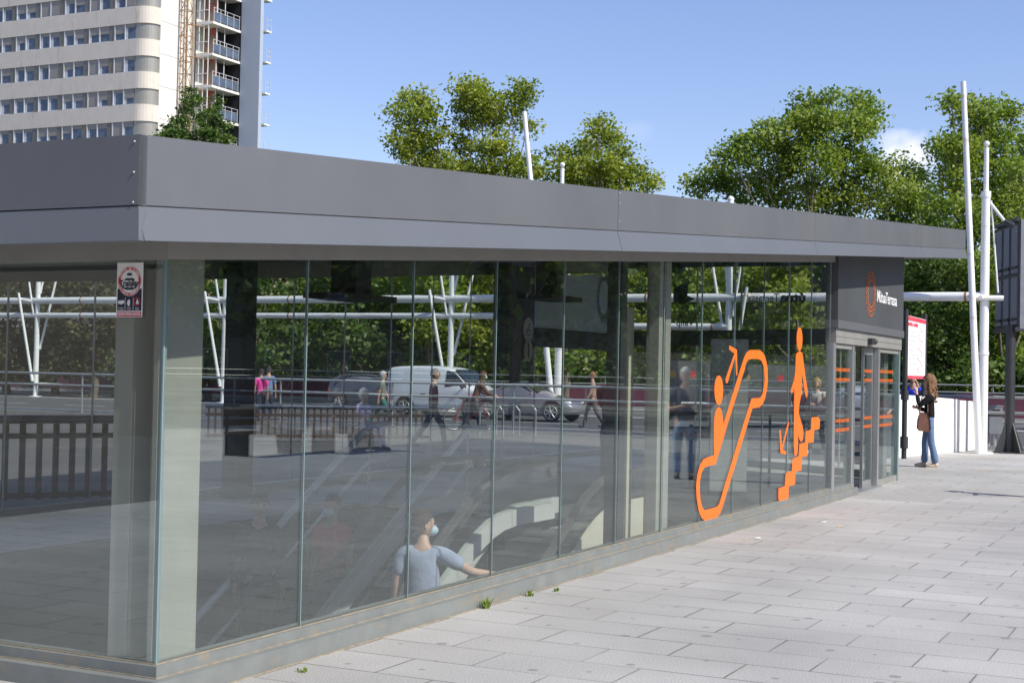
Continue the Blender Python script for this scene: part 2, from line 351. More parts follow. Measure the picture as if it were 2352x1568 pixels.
k = MB(); k.bb(52.6, 54.0, -250, 250, 0, .12); tag(k.build('far_pavement', mat('far pavement', (.36, .35, .33), .85, var=.1)), kind='structure')
sheet('grass_ground', 54.9, 300, -250, 250, .02, m_grass)
k = MB()
for t in range(-90, 90, 4): k.bb(37.2, 37.35, t, t+2, .008, .011)
k.bb(32.2, 32.35, -200, 200, .008, .011); k.bb(51.6, 51.75, -200, 200, .008, .011)
tag(k.build('road_markings', m_white_line), kind='structure')
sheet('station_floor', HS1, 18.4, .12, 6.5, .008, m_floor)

# ================================================================== glass station pavilion
PL = B(0, 0)
pav = thing('station_pavilion', PL, 'long glass walled underground station entrance under a climbing grey metal canopy', 'station entrance')
def PP(mb, name, mats, parent=pav, bevel=0): return mb.build(name, mats, parent, loc=PL, bevel=bevel)
FS0, FS1, FT0, FT1 = -.767, 22.35, -.479, 7.1
def zf(s): return 2.285 + K*s
def ztop(s): return zf(s) + .475 + .0026*(s-FS0)
def end_s(t): return FS1 + (t-FT0)*.36
ES = end_s(FT1)
def zband(s): return zf(s)+.155+.0008*(s-FS0)
# fascia: upper band in sheets with fine seams, lower band leaning out
seams = [FS0, FS0+5.66, FS0+11.87, FS0+18.6, FS1]
for i, (a, b) in enumerate(zip(seams, seams[1:])):
    g = MB(); q = .004
    P = [B(a+q*(i > 0), FT0, zband(a)+.006), B(b-q, FT0, zband(b)+.006), B(b-q, FT0+.05, zband(b)+.006), B(a+q*(i > 0), FT0+.05, zband(a)+.006),
         B(a+q*(i > 0), FT0, ztop(a)), B(b-q, FT0, ztop(b)), B(b-q, FT0+.05, ztop(b)), B(a+q*(i > 0), FT0+.05, ztop(a))]
    g.hexa(P); PP(g, 'fascia_sheet', m_fascia)
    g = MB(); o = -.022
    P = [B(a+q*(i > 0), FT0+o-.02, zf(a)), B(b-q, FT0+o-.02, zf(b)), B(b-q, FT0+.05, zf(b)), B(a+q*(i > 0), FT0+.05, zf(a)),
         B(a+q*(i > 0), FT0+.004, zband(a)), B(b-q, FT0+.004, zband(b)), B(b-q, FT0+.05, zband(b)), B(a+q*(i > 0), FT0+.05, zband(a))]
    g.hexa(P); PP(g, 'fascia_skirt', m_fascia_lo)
for i, (a, b) in enumerate(((FT0, 3.4), (3.41, FT1))):
    g = MB(); s = FS0; a_ = a + (.0 if i else .0)
    P = [B(s-.001, a_, zband(s)+.006), B(s+.05, a_, zband(s)+.006), B(s+.05, b, zband(s)+.006), B(s-.001, b, zband(s)+.006),
         B(s-.001, a_, ztop(s)+.001), B(s+.05, a_, ztop(s)+.001), B(s+.05, b, ztop(s)+.001), B(s-.001, b, ztop(s)+.001)]
    g.hexa(P); PP(g, 'fascia_sheet', m_fascia)
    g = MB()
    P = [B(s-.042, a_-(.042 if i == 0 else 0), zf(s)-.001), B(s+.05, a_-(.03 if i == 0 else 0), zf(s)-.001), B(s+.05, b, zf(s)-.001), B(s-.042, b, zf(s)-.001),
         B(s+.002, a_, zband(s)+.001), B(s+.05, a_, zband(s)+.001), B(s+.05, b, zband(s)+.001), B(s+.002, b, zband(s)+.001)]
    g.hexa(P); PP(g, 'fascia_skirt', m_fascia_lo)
# groove behind, far fascias, roof plate and soffit
g = MB(); g.bb(FS0+.045, FS1-.02, FT0+.012, FT0+.06, lambda s: zband(s)-.03, lambda s: zband(s)+.04)
g.bb(FS0+.03, FS0+.06, FT0+.06, FT1-.02, zband(FS0)-.03, zband(FS0)+.04); PP(g, 'fascia_groove', m_soffit)
g = MB()
g.bb(FS0+.05, FS1, FT1-.05, FT1, zf, ztop)
P = [B(FS1, FT0, zf(FS1)), B(ES, FT1, zf(ES)), B(ES-.05, FT1, zf(ES)), B(FS1-.05, FT0+.05, zf(FS1)), B(FS1, FT0, ztop(FS1)), B(ES, FT1, ztop(FS1)), B(ES-.05, FT1, ztop(FS1)), B(FS1-.05, FT0+.05, ztop(FS1))]
g.hexa(P); PP(g, 'end_fascia', m_fascia)
def slab(z0, z1, i0):
    g = MB(); a = FS0+i0; t0 = FT0+i0; t1 = FT1-i0; b0 = FS1-i0; b1 = ES-i0
    P = [B(a, t0, z0(a)), B(b0, t0, z0(b0)), B(b1, t1, z0(b1)), B(a, t1, z0(a)), B(a, t0, z1(a)), B(b0, t0, z1(b0)), B(b1, t1, z1(b1)), B(a, t1, z1(a))]
    return g.hexa(P)
PP(slab(lambda s: zf(s)+.02, lambda s: zf(s)+.05, .051), 'soffit', m_soffit)
PP(slab(lambda s: ztop(s)-.08, lambda s: ztop(s)-.03, .055), 'roof_plate', m_fascia)
for f_ in (.28, .72, .96):
    g = MB(); s_ = FS0+5.66; z = zband(s_)+(ztop(s_)-zband(s_))*f_ - .01; g.ball(B(s_+.03, FT0, z), .006); PP(g, 'rivet', m_alu)
for f_ in (.08, .5, .93): g = MB(); g.ball(B(FS0-.002, FT0+.03, zband(FS0)+(ztop(FS0)-zband(FS0))*f_-.008), .006); PP(g, 'rivet', m_alu)
# header over the glass
g = MB(); g.bb(-.02, 14.0, -.03, .10, lambda s: gtop(s), lambda s: zf(s)+.018)
g.bb(-.02, .10, .10, 6.7, gtop(0), zf(0)+.016); g.bb(.10, 22, 6.60, 6.72, lambda s: gtop(s)-.12, lambda s: zf(s)+.018)
PP(g, 'header_beam', m_header)
# glass panes of the long wall, far wall, left wall
Ts = [0.006, 1.27, 2.505, 3.727, 4.948, 6.14, 7.30, 8.44, 9.56, 10.69, 11.78, 12.88, 13.9]
zb = .165
for a, b in zip(Ts, Ts[1:]):
    g = MB(); g.bb(a+.004, b-.004, 0, .012, zb-.03, lambda s: gtop(s)+.01); o = PP(g, 'glass_pane', m_glass)
    e = MB(); e.bb(b-.004, b+.004, -.002, .013, zb-.03, lambda s: gtop(s)+.005); e.build('joint', m_edge if b < 13 else m_alu, o, loc=PL)
Tl = [0.006, 1.33, 2.62, 3.9, 5.2, 6.5]
for a, b in zip(Tl, Tl[1:]):
    g = MB(); g.bb(0, .012, a+.004, b-.004, zb-.03, gtop(0)+.01); o = PP(g, 'glass_pane', m_glass)
    e = MB(); e.bb(-.002, .013, b-.004, b+.004, zb-.03, gtop(0)+.005); e.build('joint', m_edge, o, loc=PL)
g = MB(); g.bb(-.004, .005, -.004, .005, zb-.03, gtop(0)+.008); g.bb(.006, .012, .013, .03, zb-.02, gtop(0)+.006); g.bb(.013, .032, .006, .010, zb-.02, gtop(0)+.006); PP(g, 'corner_glass_edge', m_edge)
for i in range(14):
    a = .25+i*1.3; b = a+1.3
    g = MB(); g.bb(a+.004, b-.004, 6.64, 6.652, .12, lambda s: gtop(s)-.11); o = PP(g, 'back_glass_pane', m_glass2)
    e = MB(); e.bb(b-.006, b+.006, 6.635, 6.655, .12, lambda s: gtop(s)-.12); e.build('joint', m_alu, o, loc=PL)
# end wall: glazed, from the right corner of the front to the far corner, transom across
E0 = B(18.6, .03); E1 = B(22.4, 6.6); dE = (E1-E0).normalized(); nE = Vector((dE.y, -dE.x, 0)); LE = (E1-E0).length
def bbE(g, a, b, w0, w1, z0, z1, mi=0):
    P = [E0+dE*a+nE*w0, E0+dE*b+nE*w0, E0+dE*b+nE*w1, E0+dE*a+nE*w1]
    zz = lambda z, p: z if not callable(z) else z(frameB(p)[0])
    return g.hexa([Vector((p.x, p.y, zz(z0, p))) for p in P]+[Vector((p.x, p.y, zz(z1, p))) for p in P], mi)
n_e = 6
for i in range(n_e):
    a = i*LE/n_e; b = (i+1)*LE/n_e
    g = MB(); bbE(g, a+.01, b-.01, 0, .012, .12, lambda s: zf(s)-.05); o = PP(g, 'end_glass_pane', m_glass2)
    e = MB(); bbE(e, b-.01, b+.01, -.01, .02, .12, lambda s: zf(s)-.05); e.build('joint', m_alu, o, loc=PL)
g = MB(); bbE(g, 0, LE, -.09, -.02, 2.27, 2.55); bbE(g, 0, LE, -.03, .06, lambda s: zf(s)-.10, lambda s: zf(s)+.018); PP(g, 'end_transom', m_dark)
# base: two stepped channels and the rusty sand joints
g = MB(); g.bb(-.035, 15.2, -.035, .10, .005, zb); g.bb(-.035, .10, .101, 6.75, .005, zb-.001); g.bb(.10, 22.3, 6.60, 6.75, .005, .12); bbE(g, .1, LE, -.05, .06, .005, .125)
PP(g, 'base_channel', m_base)
g = MB(); g.bb(-.105, 15.26, -.105, -.036, 0, .105); g.bb(-.105, -.036, -.036, 6.8, 0, .104); PP(g, 'base_plinth', m_base)
g = MB(); g.bb(-.042, 15.2, -.044, -.036, .104, .110); g.bb(-.044, -.0365, -.036, 6.7, .104, .110); g.bb(-.006, 13.9, -.008, -.001, zb-.001, zb+.006); g.bb(-.008, -.001, 0, 6.6, zb-.001, zb+.006); g.bb(-.115, 15.1, -.125, -.106, .0, .004); PP(g, 'sandy_joint', m_sand)
# columns and corner post inside
def column(s0, s1, t0, t1, m, z1=None, z0=.01):
    g = MB(); g.bb(s0, s1, t0, t1, z0, z1 or (lambda s: zf(s)+.018)); return PP(g, 'column', m)
column(.05, .40, .07, .10, m_col)
column(.20, .25, .101, .239, m_col)
column(.05, .40, .24, .36, m_col)
column(18.2, 18.5, .15, .45, m_alu)
def col_at(u0, u1, t, m, depth=.2, z1=None):
    a = onwall(u0, 900, t)[0]; b = onwall(u1, 900, t)[0]; return column(a, b, t, t+depth, m, z1)
col_at(551, 585, 6.25, m_dark, .25)
a = onwall(1165, 900, 6.1)[0]; b = onwall(1224, 900, 6.1)[0]; g = MB(); g.bb(a, b, 6.1, 6.4, 1.50, lambda s: zf(s)+.018); PP(g, 'cut_column', m_dark)  # column stopped short; stands in for the car's reflection across its foot
col_at(1424, 1437, .12, m_dark, .14); 
col_at(1440, 1454, .5, m_beige, .06, z1=2.35)
col_at(1511, 1524, .10, m_col, .10); col_at(1526, 1538, .13, m_col, .2)
# portal with dark sign, light strip, header and sliding doors
S0, S1 = 14.02, 18.6
pz = lambda s: zf(s)+.018
g = MB(); g.bb(S0, S1, -.07, .10, 2.49, pz); PP(g, 'portal_sign_board', mat('slate grey panel', (.075, .08, .085), .45, var=.12, scale=1.2))
g = MB(); g.bb(S0-.03, S1+.02, -.085, .10, 2.375, 2.489); PP(g, 'portal_strip', m_fascia_lo)
portal = MB(); portal.bb(S0, S1, -.05, .10, 2.17, 2.372); portal.bb(S0, S1, -.056, -.0505, 2.262, 2.268)
PP(portal, 'door_header', m_header)
g = MB(); g.bb(13.93, 14.08, -.04, .06, .0, 2.17); PP(g, 'door_post', m_alu)
for s in (15.13, 16.9): 
    g = MB(); g.bb(s, s+.12, -.03, .08, 0, 2.17); PP(g, 'door_post', m_alu)
g = MB(); g.bb(18.5, 18.6, -.03, .08, 0, 2.17); PP(g, 'door_post', m_edge)
for a, b in ((14.09, 15.12), (17.03, 18.49)):
    g = MB(); g.bb(a, b, 0, .012, .1, 2.165); o = PP(g, 'side_light', m_glass); 
    for q in ((0, .098), (2.10, 2.168)): g = MB(); g.bb(a, b, -.02, .04, *q); g.build('frame_rail', m_header, o, loc=PL)
for a, b, t in ((15.27, 15.66, .06), (16.22, 16.86, .06)):
    g = MB(); g.bb(a, b, t, t+.012, .12, 2.05); o = PP(g, 'sliding_door', m_glass)
    f = MB(); f.bb(a, b, t-.015, t+.03, .015, .12); f.bb(a, b, t-.015, t+.03, 2.05, 2.16); f.bb(a, a+.035, t-.013, t+.028, .12, 2.05); f.bb(b-.035, b, t-.013, t+.028, .12, 2.05); f.build('door_frame', m_alu, o, loc=PL)
g = MB(); g.bb(16.0, 16.22, -.12, -.052, 2.20, 2.29); g.ball(B(16.3, -.09, 2.25), .05, 0); PP(g, 'motion_sensor', m_dark)
g = MB(); g.bb(15.0, 17.0, -.1, .09, .0, .02); PP(g, 'threshold', m_alu)
# orange dashes on the doors
for z in (1.80, 1.66, 1.08, .95):
    for a, b, t in ((14.2, 15.1, -.003), (15.3, 15.62, .056), (16.26, 16.82, .056), (17.05, 18.2, -.003)):
        s = a; g = MB()
        while s < b-.03: g.bb(s, s+.034, t-.002, t, z-.024, z+.024); s += .075
        PP(g, 'dashed_stripe', m_orange)
# sign logo and lettering
g = MB(); s_c, z_c = onwall(1999.5, 674.6, -.07); _, z_t = onwall(1999.5, 622, -.07); RRing = (z_t-z_c)
for k, (rf, n_) in enumerate(((.93, 26), (.74, 22), (.56, 18))):
    for i in range(n_):
        q = 2*math.pi*(i+.5*(k % 2))/n_; r = RRing*rf; L = RRing*.085
        for da in (-.55, .55):
            c = Vector((math.cos(q)*r, math.sin(q)*r)); d = Vector((math.cos(q+da), math.sin(q+da)))*L; w = Vector((-d.y, d.x)).normalized()*RRing*.032
            pts = [c-w, c+w, c+d+w, c+d-w]; g.prism([B(s_c+p.x*1.0, -.0745-.0003*k, z_c+p.y) for p in pts], -E*.004)
PP(g, 'ring_logo', mat('dull orange', (.62, .17, .05), .5))
sa = onwall(2014, 680, -.07)[0]; sb = onwall(2059, 680, -.07)[0]; zt = onwall(2036, 682, -.07)[1]
tm = text_mesh('MútuaTerrassa', .1, Matrix.Identity(4)); xs = [v[0] for v in tm.v]; wid = max(xs)-min(xs)
tm = text_mesh('MútuaTerrassa', .26, plane_M(B((sa+sb)/2, -.075, 2.95), D, (0, 0, 1)) @ Matrix.Diagonal((.1*(sb-sa)/wid/.26, 1, 1, 1)), .003, bold=.001); PP(tm, 'sign_lettering', m_wht)
# soffit-hung lamps seen inside
for u in (806, 1264):
    s, z = onwall(u, 690, 3.2); lamp = MB(); lamp.bb(s-.15, s+.15, 3.05, 3.35, z+.06, lambda q: zf(q)+.018); lamp.bb(s-.5, s+.5, 2.95, 3.45, z, z+.06); lamp.ball(B(s-.3, 3.2, z+.06), .04); lamp.ball(B(s+.3, 3.2, z+.06), .04)
    PP(lamp, 'ceiling_pylon', m_dark)
# round pictogram discs on the dark column
for v, kind_ in ((757, 0), (805, 1)):
    s, z = onwall(1214, v, 6.08); g = MB(); r = .22 if kind_ == 0 else .2
    g.prism([B(s+math.cos(q)*r*.9, 6.08, z+math.sin(q)*r) for q in [2*math.pi*i/28 for i in range(28)]], E*.006)
    o = PP(g, 'pictogram_disc', mat('grey sticker', (.5, .5, .5), .6, var=.05)); g = MB()
    if kind_ == 0: g.tube(B(s-.09, 6.075, z-.09), B(s+.1, 6.075, z-.09), .008, n=4); g.tube(B(s-.08, 6.075, z-.06), B(s+.05, 6.075, z+.12), .009, n=4); g.tube(B(s-.02, 6.075, z), B(s+.08, 6.075, z-.02), .009, n=4)
    else: g.tube(B(s, 6.075, z-.12), B(s, 6.075, z+.12), .012, n=4); g.tube(B(s, 6.075, z+.12), B(s-.05, 6.075, z+.12), .012, n=4)
    g.build('pictogram', m_dark, o, loc=PL)
# back portal on the far side with its own ring logo, seen from behind
a, _ = onwall(1228, 700, 6.55); b, _ = onwall(1420, 700, 6.55)
g = MB(); g.bb(a, b, 6.50, 6.58, 2.50, lambda s: gtop(s)-.14)
m_backpanel = mat('pale blue back panel', (.50, .60, .64), .6, var=.08, scale=1); PP(g, 'back_sign_board', m_backpanel)
g = MB(); g.bb(a, b, 6.45, 6.59, 2.15, 2.499); PP(g, 'back_door_header', m_dark)
sc_, zc_ = onwall(1388, 683, 6.49); _, ztp = onwall(1388, 618, 6.49); Rr = ztp-zc_; g = MB()
for i in range(30):
    q = 2*math.pi*i/30; c = Vector((math.cos(q), math.sin(q)))*Rr*.62; d = Vector((math.cos(q+.7), math.sin(q+.7)))*Rr*.34; w = Vector((-d.y, d.x)).normalized()*Rr*.06
    g.prism([B(sc_+p.x*.75, 6.492, zc_+p.y) for p in (c-w, c+w, c+d+w*.4, c+d-w*.4)], E*.006)
g2 = [(math.cos(2*math.pi*i/40), math.sin(2*math.pi*i/40)) for i in range(40)]
g.prism([B(sc_+x*Rr*.78*.75, 6.494, zc_+y*Rr*.78) for x, y in g2], E*.005, 0, [[B(sc_+x*Rr*.6*.75, 6.494, zc_+y*Rr*.6) for x, y in g2]])
PP(g, 'back_ring_logo', mat('grey print', (.17, .19, .2), .6))
# stairwell: walls, floor below, rim
g = MB(); zp = -5.2
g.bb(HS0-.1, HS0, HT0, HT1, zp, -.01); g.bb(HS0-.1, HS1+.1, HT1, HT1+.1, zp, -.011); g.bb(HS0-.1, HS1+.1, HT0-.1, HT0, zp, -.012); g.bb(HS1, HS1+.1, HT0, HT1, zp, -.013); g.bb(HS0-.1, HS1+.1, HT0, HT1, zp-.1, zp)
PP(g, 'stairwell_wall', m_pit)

# ------------------------------------------------------------------ decals on the glass
def z1p(pts): return [((1580+x/4.127)*.91875, (620+y/4.127)*.91875) for x, y in pts]
def z2p(pts): return [((1600+x/3.734)*.91875, (900+y/3.734)*.91875) for x, y in pts]
def decal(loops, name, label, cat, m):
    L = [[B(*((lambda q: (q[0], -.004, q[1]))(onwall(u, v, -.004)))) for u, v in lp] for lp in loops]
    return L
def ell(cx, cy, rx, ry, n=28): return [(cx+rx*math.cos(2*math.pi*i/n), cy+ry*math.sin(2*math.pi*i/n)) for i in range(n)]
outer = z2p([(690, 888), (640, 900), (590, 925), (556, 985), (532, 1080), (522, 1180), (528, 1290), (546, 1400), (573, 1470), (605, 1497), (665, 1483), (720, 1463), (752, 1420), (776, 1350), (911, 905), (1048, 450), (1115, 438), (1142, 413), (1166, 360), (1185, 270), (1193, 180), (1190, 110)]) + \
    z1p([(1399, 1250), (1388, 1180), (1372, 1120), (1350, 1078), (1320, 1053), (1270, 1050), (1215, 1051), (1183, 1075), (1160, 1120), (1130, 1210)]) + z2p([(870, 300), (790, 560), (776, 602), (772, 530), (762, 475), (748, 446), (735, 438), (718, 450), (703, 485), (694, 540), (690, 640), (688, 780)])
inner = z2p([(705, 968), (760, 790), (816, 600), (910, 300), (948, 175), (985, 60)]) + z1p([(1165, 1225), (1178, 1185), (1200, 1152), (1230, 1143), (1305, 1143), (1335, 1162), (1355, 1212), (1366, 1300), (1370, 1400)]) + z2p([(1163, 180), (1157, 250), (1142, 318), (1122, 352), (1042, 356), (1020, 425), (871, 900), (742, 1330), (722, 1363), (665, 1383), (602, 1397), (580, 1370), (564, 1300), (555, 1200), (558, 1130), (574, 1050), (600, 1002), (640, 986), (692, 975)])
def dec_obj(name, label, cat, loopsets, m=m_orange):
    g = MB()
    for k, ls in enumerate(loopsets):
        L = decal(ls, 0, 0, 0, 0); g.prism(L[0], -E*.0015, 0, L[1:])
    loc = Vector(g.v[0]); o = g.build(name, m, None, loc=loc); tag(o, label, cat); return o
dec_obj('escalator_pictogram', 'orange escalator symbol with a rider and an up arrow stuck on the glass wall', 'window decal',
    [[outer, inner], [z2p(ell(735, 281, 41, 138))],
     [z1p([(1003, 1003), (1082, 1048), (1086, 1310), (1074, 1312), (1064, 1120), (985, 1390), (968, 1392), (964, 1352), (1056, 1088), (1003, 1046)])]])
body = z1p([(1700, 1082), (1728, 1062), (1755, 1080), (1770, 1180), (1790, 1330), (1812, 1480), (1808, 1530), (1798, 1545), (1785, 1500), (1762, 1340)]) + \
    z2p([(1510, 130), (1507, 300), (1485, 430), (1482, 500), (1500, 560), (1518, 620), (1527, 680), (1520, 740), (1505, 765), (1487, 740), (1476, 700), (1474, 800), (1467, 870), (1455, 893), (1441, 885), (1434, 800), (1437, 500), (1441, 300), (1437, 255), (1425, 300), (1412, 312), (1406, 285), (1440, 180), (1450, 100)]) + z1p([(1690, 1110)])
dec_obj('walker_pictogram', 'orange standing figure symbol on the glass wall above the orange steps', 'window decal', [[z1p(ell(1728, 937, 30, 122))], [body]])
dec_obj('stair_pictogram', 'orange stair step symbol with a small down arrow on the glass wall', 'window decal',
    [[z2p([(1600, 532), (1665, 530), (1680, 560), (1675, 640), (1625, 652), (1620, 765), (1568, 772), (1562, 893), (1512, 903), (1505, 1028), (1450, 1038), (1446, 1158), (1390, 1176), (1383, 1303), (1300, 1320), (1290, 1290), (1292, 1195), (1350, 1175), (1360, 1052), (1415, 1035), (1425, 917), (1480, 897), (1487, 782), (1540, 765), (1548, 662), (1595, 648)])],
     [z2p([(1300, 650), (1313, 650), (1324, 810), (1383, 570), (1390, 590), (1331, 832), (1365, 852), (1360, 880), (1310, 868)])]])

# alarm company sticker on the left glass
ta, za = onleft(270, 604, -.003); tb, zb_ = onleft(330, 604, -.003); _, zb2 = onleft(300, 728, -.003)
tL, tR = max(ta, tb), min(ta, tb); SW = tL-tR; SH = za-zb2; SC = Vector(B(-.003, (tL+tR)/2, (za+zb2)/2))
st = thing('alarm_sticker', SC, 'white red and navy security company sticker near the top of the corner glass', 'sticker')
def sp_(x, y, k): return SC + (-E)*(x*SW) + Vector((0, 0, y*SH)) - D*(.0012*k)   # x,y from -0.5 to 0.5
def spoly(pts, k): return [sp_(x, y, k) for x, y in pts]
def spr(pts, k, m, name, holes=()):
    g = MB(); g.prism(spoly(pts, k), -D*.0008, 0, [spoly(h, k) for h in holes]); return g.build(name, m, st, loc=SC)
def rect(x0, y0, x1, y1): return [(x0, y0), (x1, y0), (x1, y1), (x0, y1)]
AS = SW/SH
def circ(cx, cy, r, n=40): return [(cx+r*math.cos(2*math.pi*i/n), cy+r*AS*math.sin(2*math.pi*i/n)) for i in range(n)]
spr(rect(-.5, -.5, .5, .5), 0, m_wht, 'sheet'); spr(rect(-.46, -.385, .46, .02), 1, m_navy, 'navy_field'); spr(rect(-.46, -.49, .46, -.405), 1, m_red, 'red_strip')
spr(circ(0, .155, .44), 2, m_wht, 'white_disc'); spr(circ(0, .155, .43), 3, m_red, 'red_ring', [circ(0, .155, .345)])
spr([(-.2, .175), (-.17, .205), (-.06, .222), (.06, .222), (.17, .205), (.21, .175)], 3.2, m_navy, 'officer_shoulders')
spr([(-.065, .222), (-.065, .268), (.065, .268), (.065, .222), (0, .212)], 4.2, m_wht, 'officer_face', )
spr([(-.10, .278), (-.09, .298), (0, .310), (.09, .298), (.10, .278), (.07, .262), (-.07, .262)], 5.4, m_navy, 'officer_cap')
spr([(-.3, .085), (.3, .085), (.26, .03), (.13, .0), (-.13, .0), (-.26, .03)], 3.4, m_navy, 'number_field')
for x in (-.155, .155): spr(rect(x-.006, -.38, x+.006, -.14), 2, m_wht, 'divider')
spr([(-.42, -.2), (-.2, -.19), (-.18, -.24), (-.3, -.27), (-.42, -.25)], 2.6, m_wht, 'hand_picture'); spr([(-.08, -.26), (-.06, -.2), (.0, -.17), (.04, -.2), (.03, -.27), (.0, -.31)], 2.6, m_wht, 'guard_picture')
spr([(.26, -.26), (.27, -.22), (.31, -.16), (.36, -.22), (.37, -.26)], 2.6, m_wht, 'phone_picture'); spr(circ(.31, -.215, .125, 24), 3.6, m_red, 'ban_ring', [circ(.31, -.215, .10, 24)])
def stext(s, size, x, y, m, k=4.2, bold=0.0, arc=None, flip=False):
    if arc is None:
        tm = text_mesh(s, size, plane_M(sp_(x, y, k), -E, (0, 0, 1)), .0003, bold=bold); return tm.build('lettering', m, st, loc=SC)
    g = MB(); r, a0, a1 = arc; n = len(s)
    for i, ch in enumerate(s):
        if ch == ' ': continue
        q = R_(a0+(a1-a0)*(i+.5)/n); px = r*math.cos(q); py = r*math.sin(q); up = Vector((math.cos(q), math.sin(q))) * (-1 if flip else 1); xd = Vector((up.y, -up.x))
        org = SC + (-E)*(px*SW) + Vector((0, 0, .155*SH+py*SW)) - D*(.0012*k)
        merge(g, text_mesh(ch, size, plane_M(org, (-E)*xd.x + Vector((0, 0, 1))*xd.y, (-E)*up.x + Vector((0, 0, 1))*up.y), .0003, bold=bold))
    return g.build('lettering', m, st, loc=SC)
stext('Trablisa', SW*.24, 0, .12, m_navy, 4.4, bold=.0012); stext('902 300 108', SW*.085, 0, .055, m_wht, 4.8); stext('VIDEOVIGILANCIA', SW*.105, 0, -.447, m_wht, 2.4, bold=.0006)
stext('CENTRAL DE ALARMA', SW*.085, 0, 0, m_wht, 4.6, .0004, (.388, 160, 20)); stext('VIGILANCIA PERMANENTE', SW*.08, 0, 0, m_wht, 4.6, .0004, (.388, 192, 348), True)
stext('Actuación\nen seguida', SW*.05, -.31, -.345, m_wht, 3); stext('Servicio\nAcuda', SW*.05, 0, -.345, m_wht, 3); stext('Fuerza\nPolicial', SW*.05, .31, -.345, m_wht, 3)

# lettering and arrow on the end wall, meant to be read from outside
def endpt(u, v):
    d = ray(u, v); k = (E0-CAMP).dot(nE)/d.dot(nE); return CAMP+d*k
def mtext(s, u0, u1, vm, size, bold=0.0, name='reversed_lettering', m=m_dark):
    p0 = endpt(u0, vm); p1 = endpt(u1, vm); L = (p1-p0); L.z = 0; w = L.length
    tm0 = text_mesh(s, size, Matrix.Identity(4)); xs = [v[0] for v in tm0.v]; k = w/(max(xs)-min(xs))
    c = (p0+p1)/2; tm = text_mesh(s, size, plane_M(c+nE*.016*(1 if nE.dot(c-CAMP) > 0 else -1), (p0-p1).normalized()*1.0, (0, 0, 1)) @ Matrix.Diagonal((k, 1, 1, 1)), .001, bold=bold)
    return PP(tm, name, m)
mtext('Terrassa', 1717, 1788, 685, .23); mtext('útua', 1792, 1848, 684, .23, .012); mtext('Parc de', 1560, 1609, 723, .19, .003); mtext('Vallp', 1552, 1592, 741, .19, .003)
p = [endpt(*((1580+x/4.127)*.91875 if i == 0 else (620+y/4.127)*.91875 for i in (0, 1))) for x, y in ((415, 330), (455, 400), (575, 300), (560, 490), (640, 520), (520, 580), (440, 560), (415, 580))]
p = [q+nE*.03 for q in p]; g = MB(); g.prism(p, nE*.002); PP(g, 'arrow_decal', mat('grey green vinyl', (.10, .15, .15), .6))

# ================================================================== escalators, stairs, things inside
def profile(knee, flat, s, slope=.577):
    if s > knee+.5: return flat
    if s < knee-.5: return flat-(knee-s)*slope
    x = (s-(knee-.5)); return flat-slope*(.5)+slope*x-slope*x*x/2
def sweep(g, t0, t1, s0, s1, ztopf, zbotf, n=26, mi=0):
    vs = []
    for i in range(n+1):
        s = s0+(s1-s0)*i/n; vs += [B(s, t0, ztopf(s)), B(s, t1, ztopf(s)), B(s, t1, zbotf(s)), B(s, t0, zbotf(s))]
    fs = [(i*4+j, i*4+(j+1) % 4, i*4+4+(j+1) % 4, i*4+4+j) for i in range(n) for j in range(4)] + [(3, 2, 1, 0), (n*4, n*4+1, n*4+2, n*4+3)]
    g.add(vs, fs, mi)
def escalator(t0, t1, knee, label, clad):
    L = B(knee+1, (t0+t1)/2, -.02); e = thing('escalator', L, label, 'escalator', 'escalators going down inside the glass entrance')
    sl_ = .5; hz = lambda s: profile(knee, .70, s)
    lo = knee-8.3; hi = knee+1.45
    def Q(g, n, m, par=e): return g.build(n, m, par, loc=L)
    for t in (t0, t1):
        g = MB(); sweep(g, t-.035, t+.035, lo, hi, hz, lambda s: hz(s)-.055, 40)
        g.tube(B(hi, t-.03, hz(hi)-.09), B(hi, t+.03, hz(hi)-.09), .09, n=16); Q(g, 'handrail', mat('handrail rubber', (.09, .085, .085), .5, var=.05))
        g = MB(); sweep(g, t-.008, t+.008, lo, hi, lambda s: hz(s)-.056, lambda s: hz(s)-.45, 40); Q(g, 'balustrade_panel', m_glass2)
        g = MB(); sweep(g, t-.05, t+.05, lo, hi, lambda s: hz(s)-.451, lambda s: hz(s)-.62, 40); Q(g, 'skirt', m_skirt)
    if clad:
        g = MB(); sweep(g, t0-.055, t0-.035, knee-1.9, hi, lambda s: max(hz(s)-.30, -.0), lambda s: -.2, 30); Q(g, 'outer_cladding', m_beige)
    g = MB(); s = lo
    while s < knee+1.2:
        z = profile(knee, -.01, s+.2); g.bb(s, s+.395, t0+.12, t1-.12, z-.25, z); s += .4
    Q(g, 'step_band', m_step)
    g = MB(); g.bb(knee+1.2, HS1, t0+.1, t1-.1, -.02, .0); Q(g, 'comb_plate', m_alu)
escalator(.62, 1.78, 7.2, 'front escalator with pale cladding just behind the long glass wall', True)
escalator(2.02, 3.05, 7.9, 'second escalator, between the front escalator and the stairs', False)
L = B(HS1, 3.95, 0); stn = thing('stairs', L, 'fixed stairs with steel handrails descending beside the escalators', 'stairs')
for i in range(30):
    g = MB(); s = HS1-.01-.3*i; g.bb(s-.3, s, 3.25, 4.70, -.173*(i+1)-.3, -.173*(i+1)); g.build('stair_tread', m_pit, stn, loc=L)
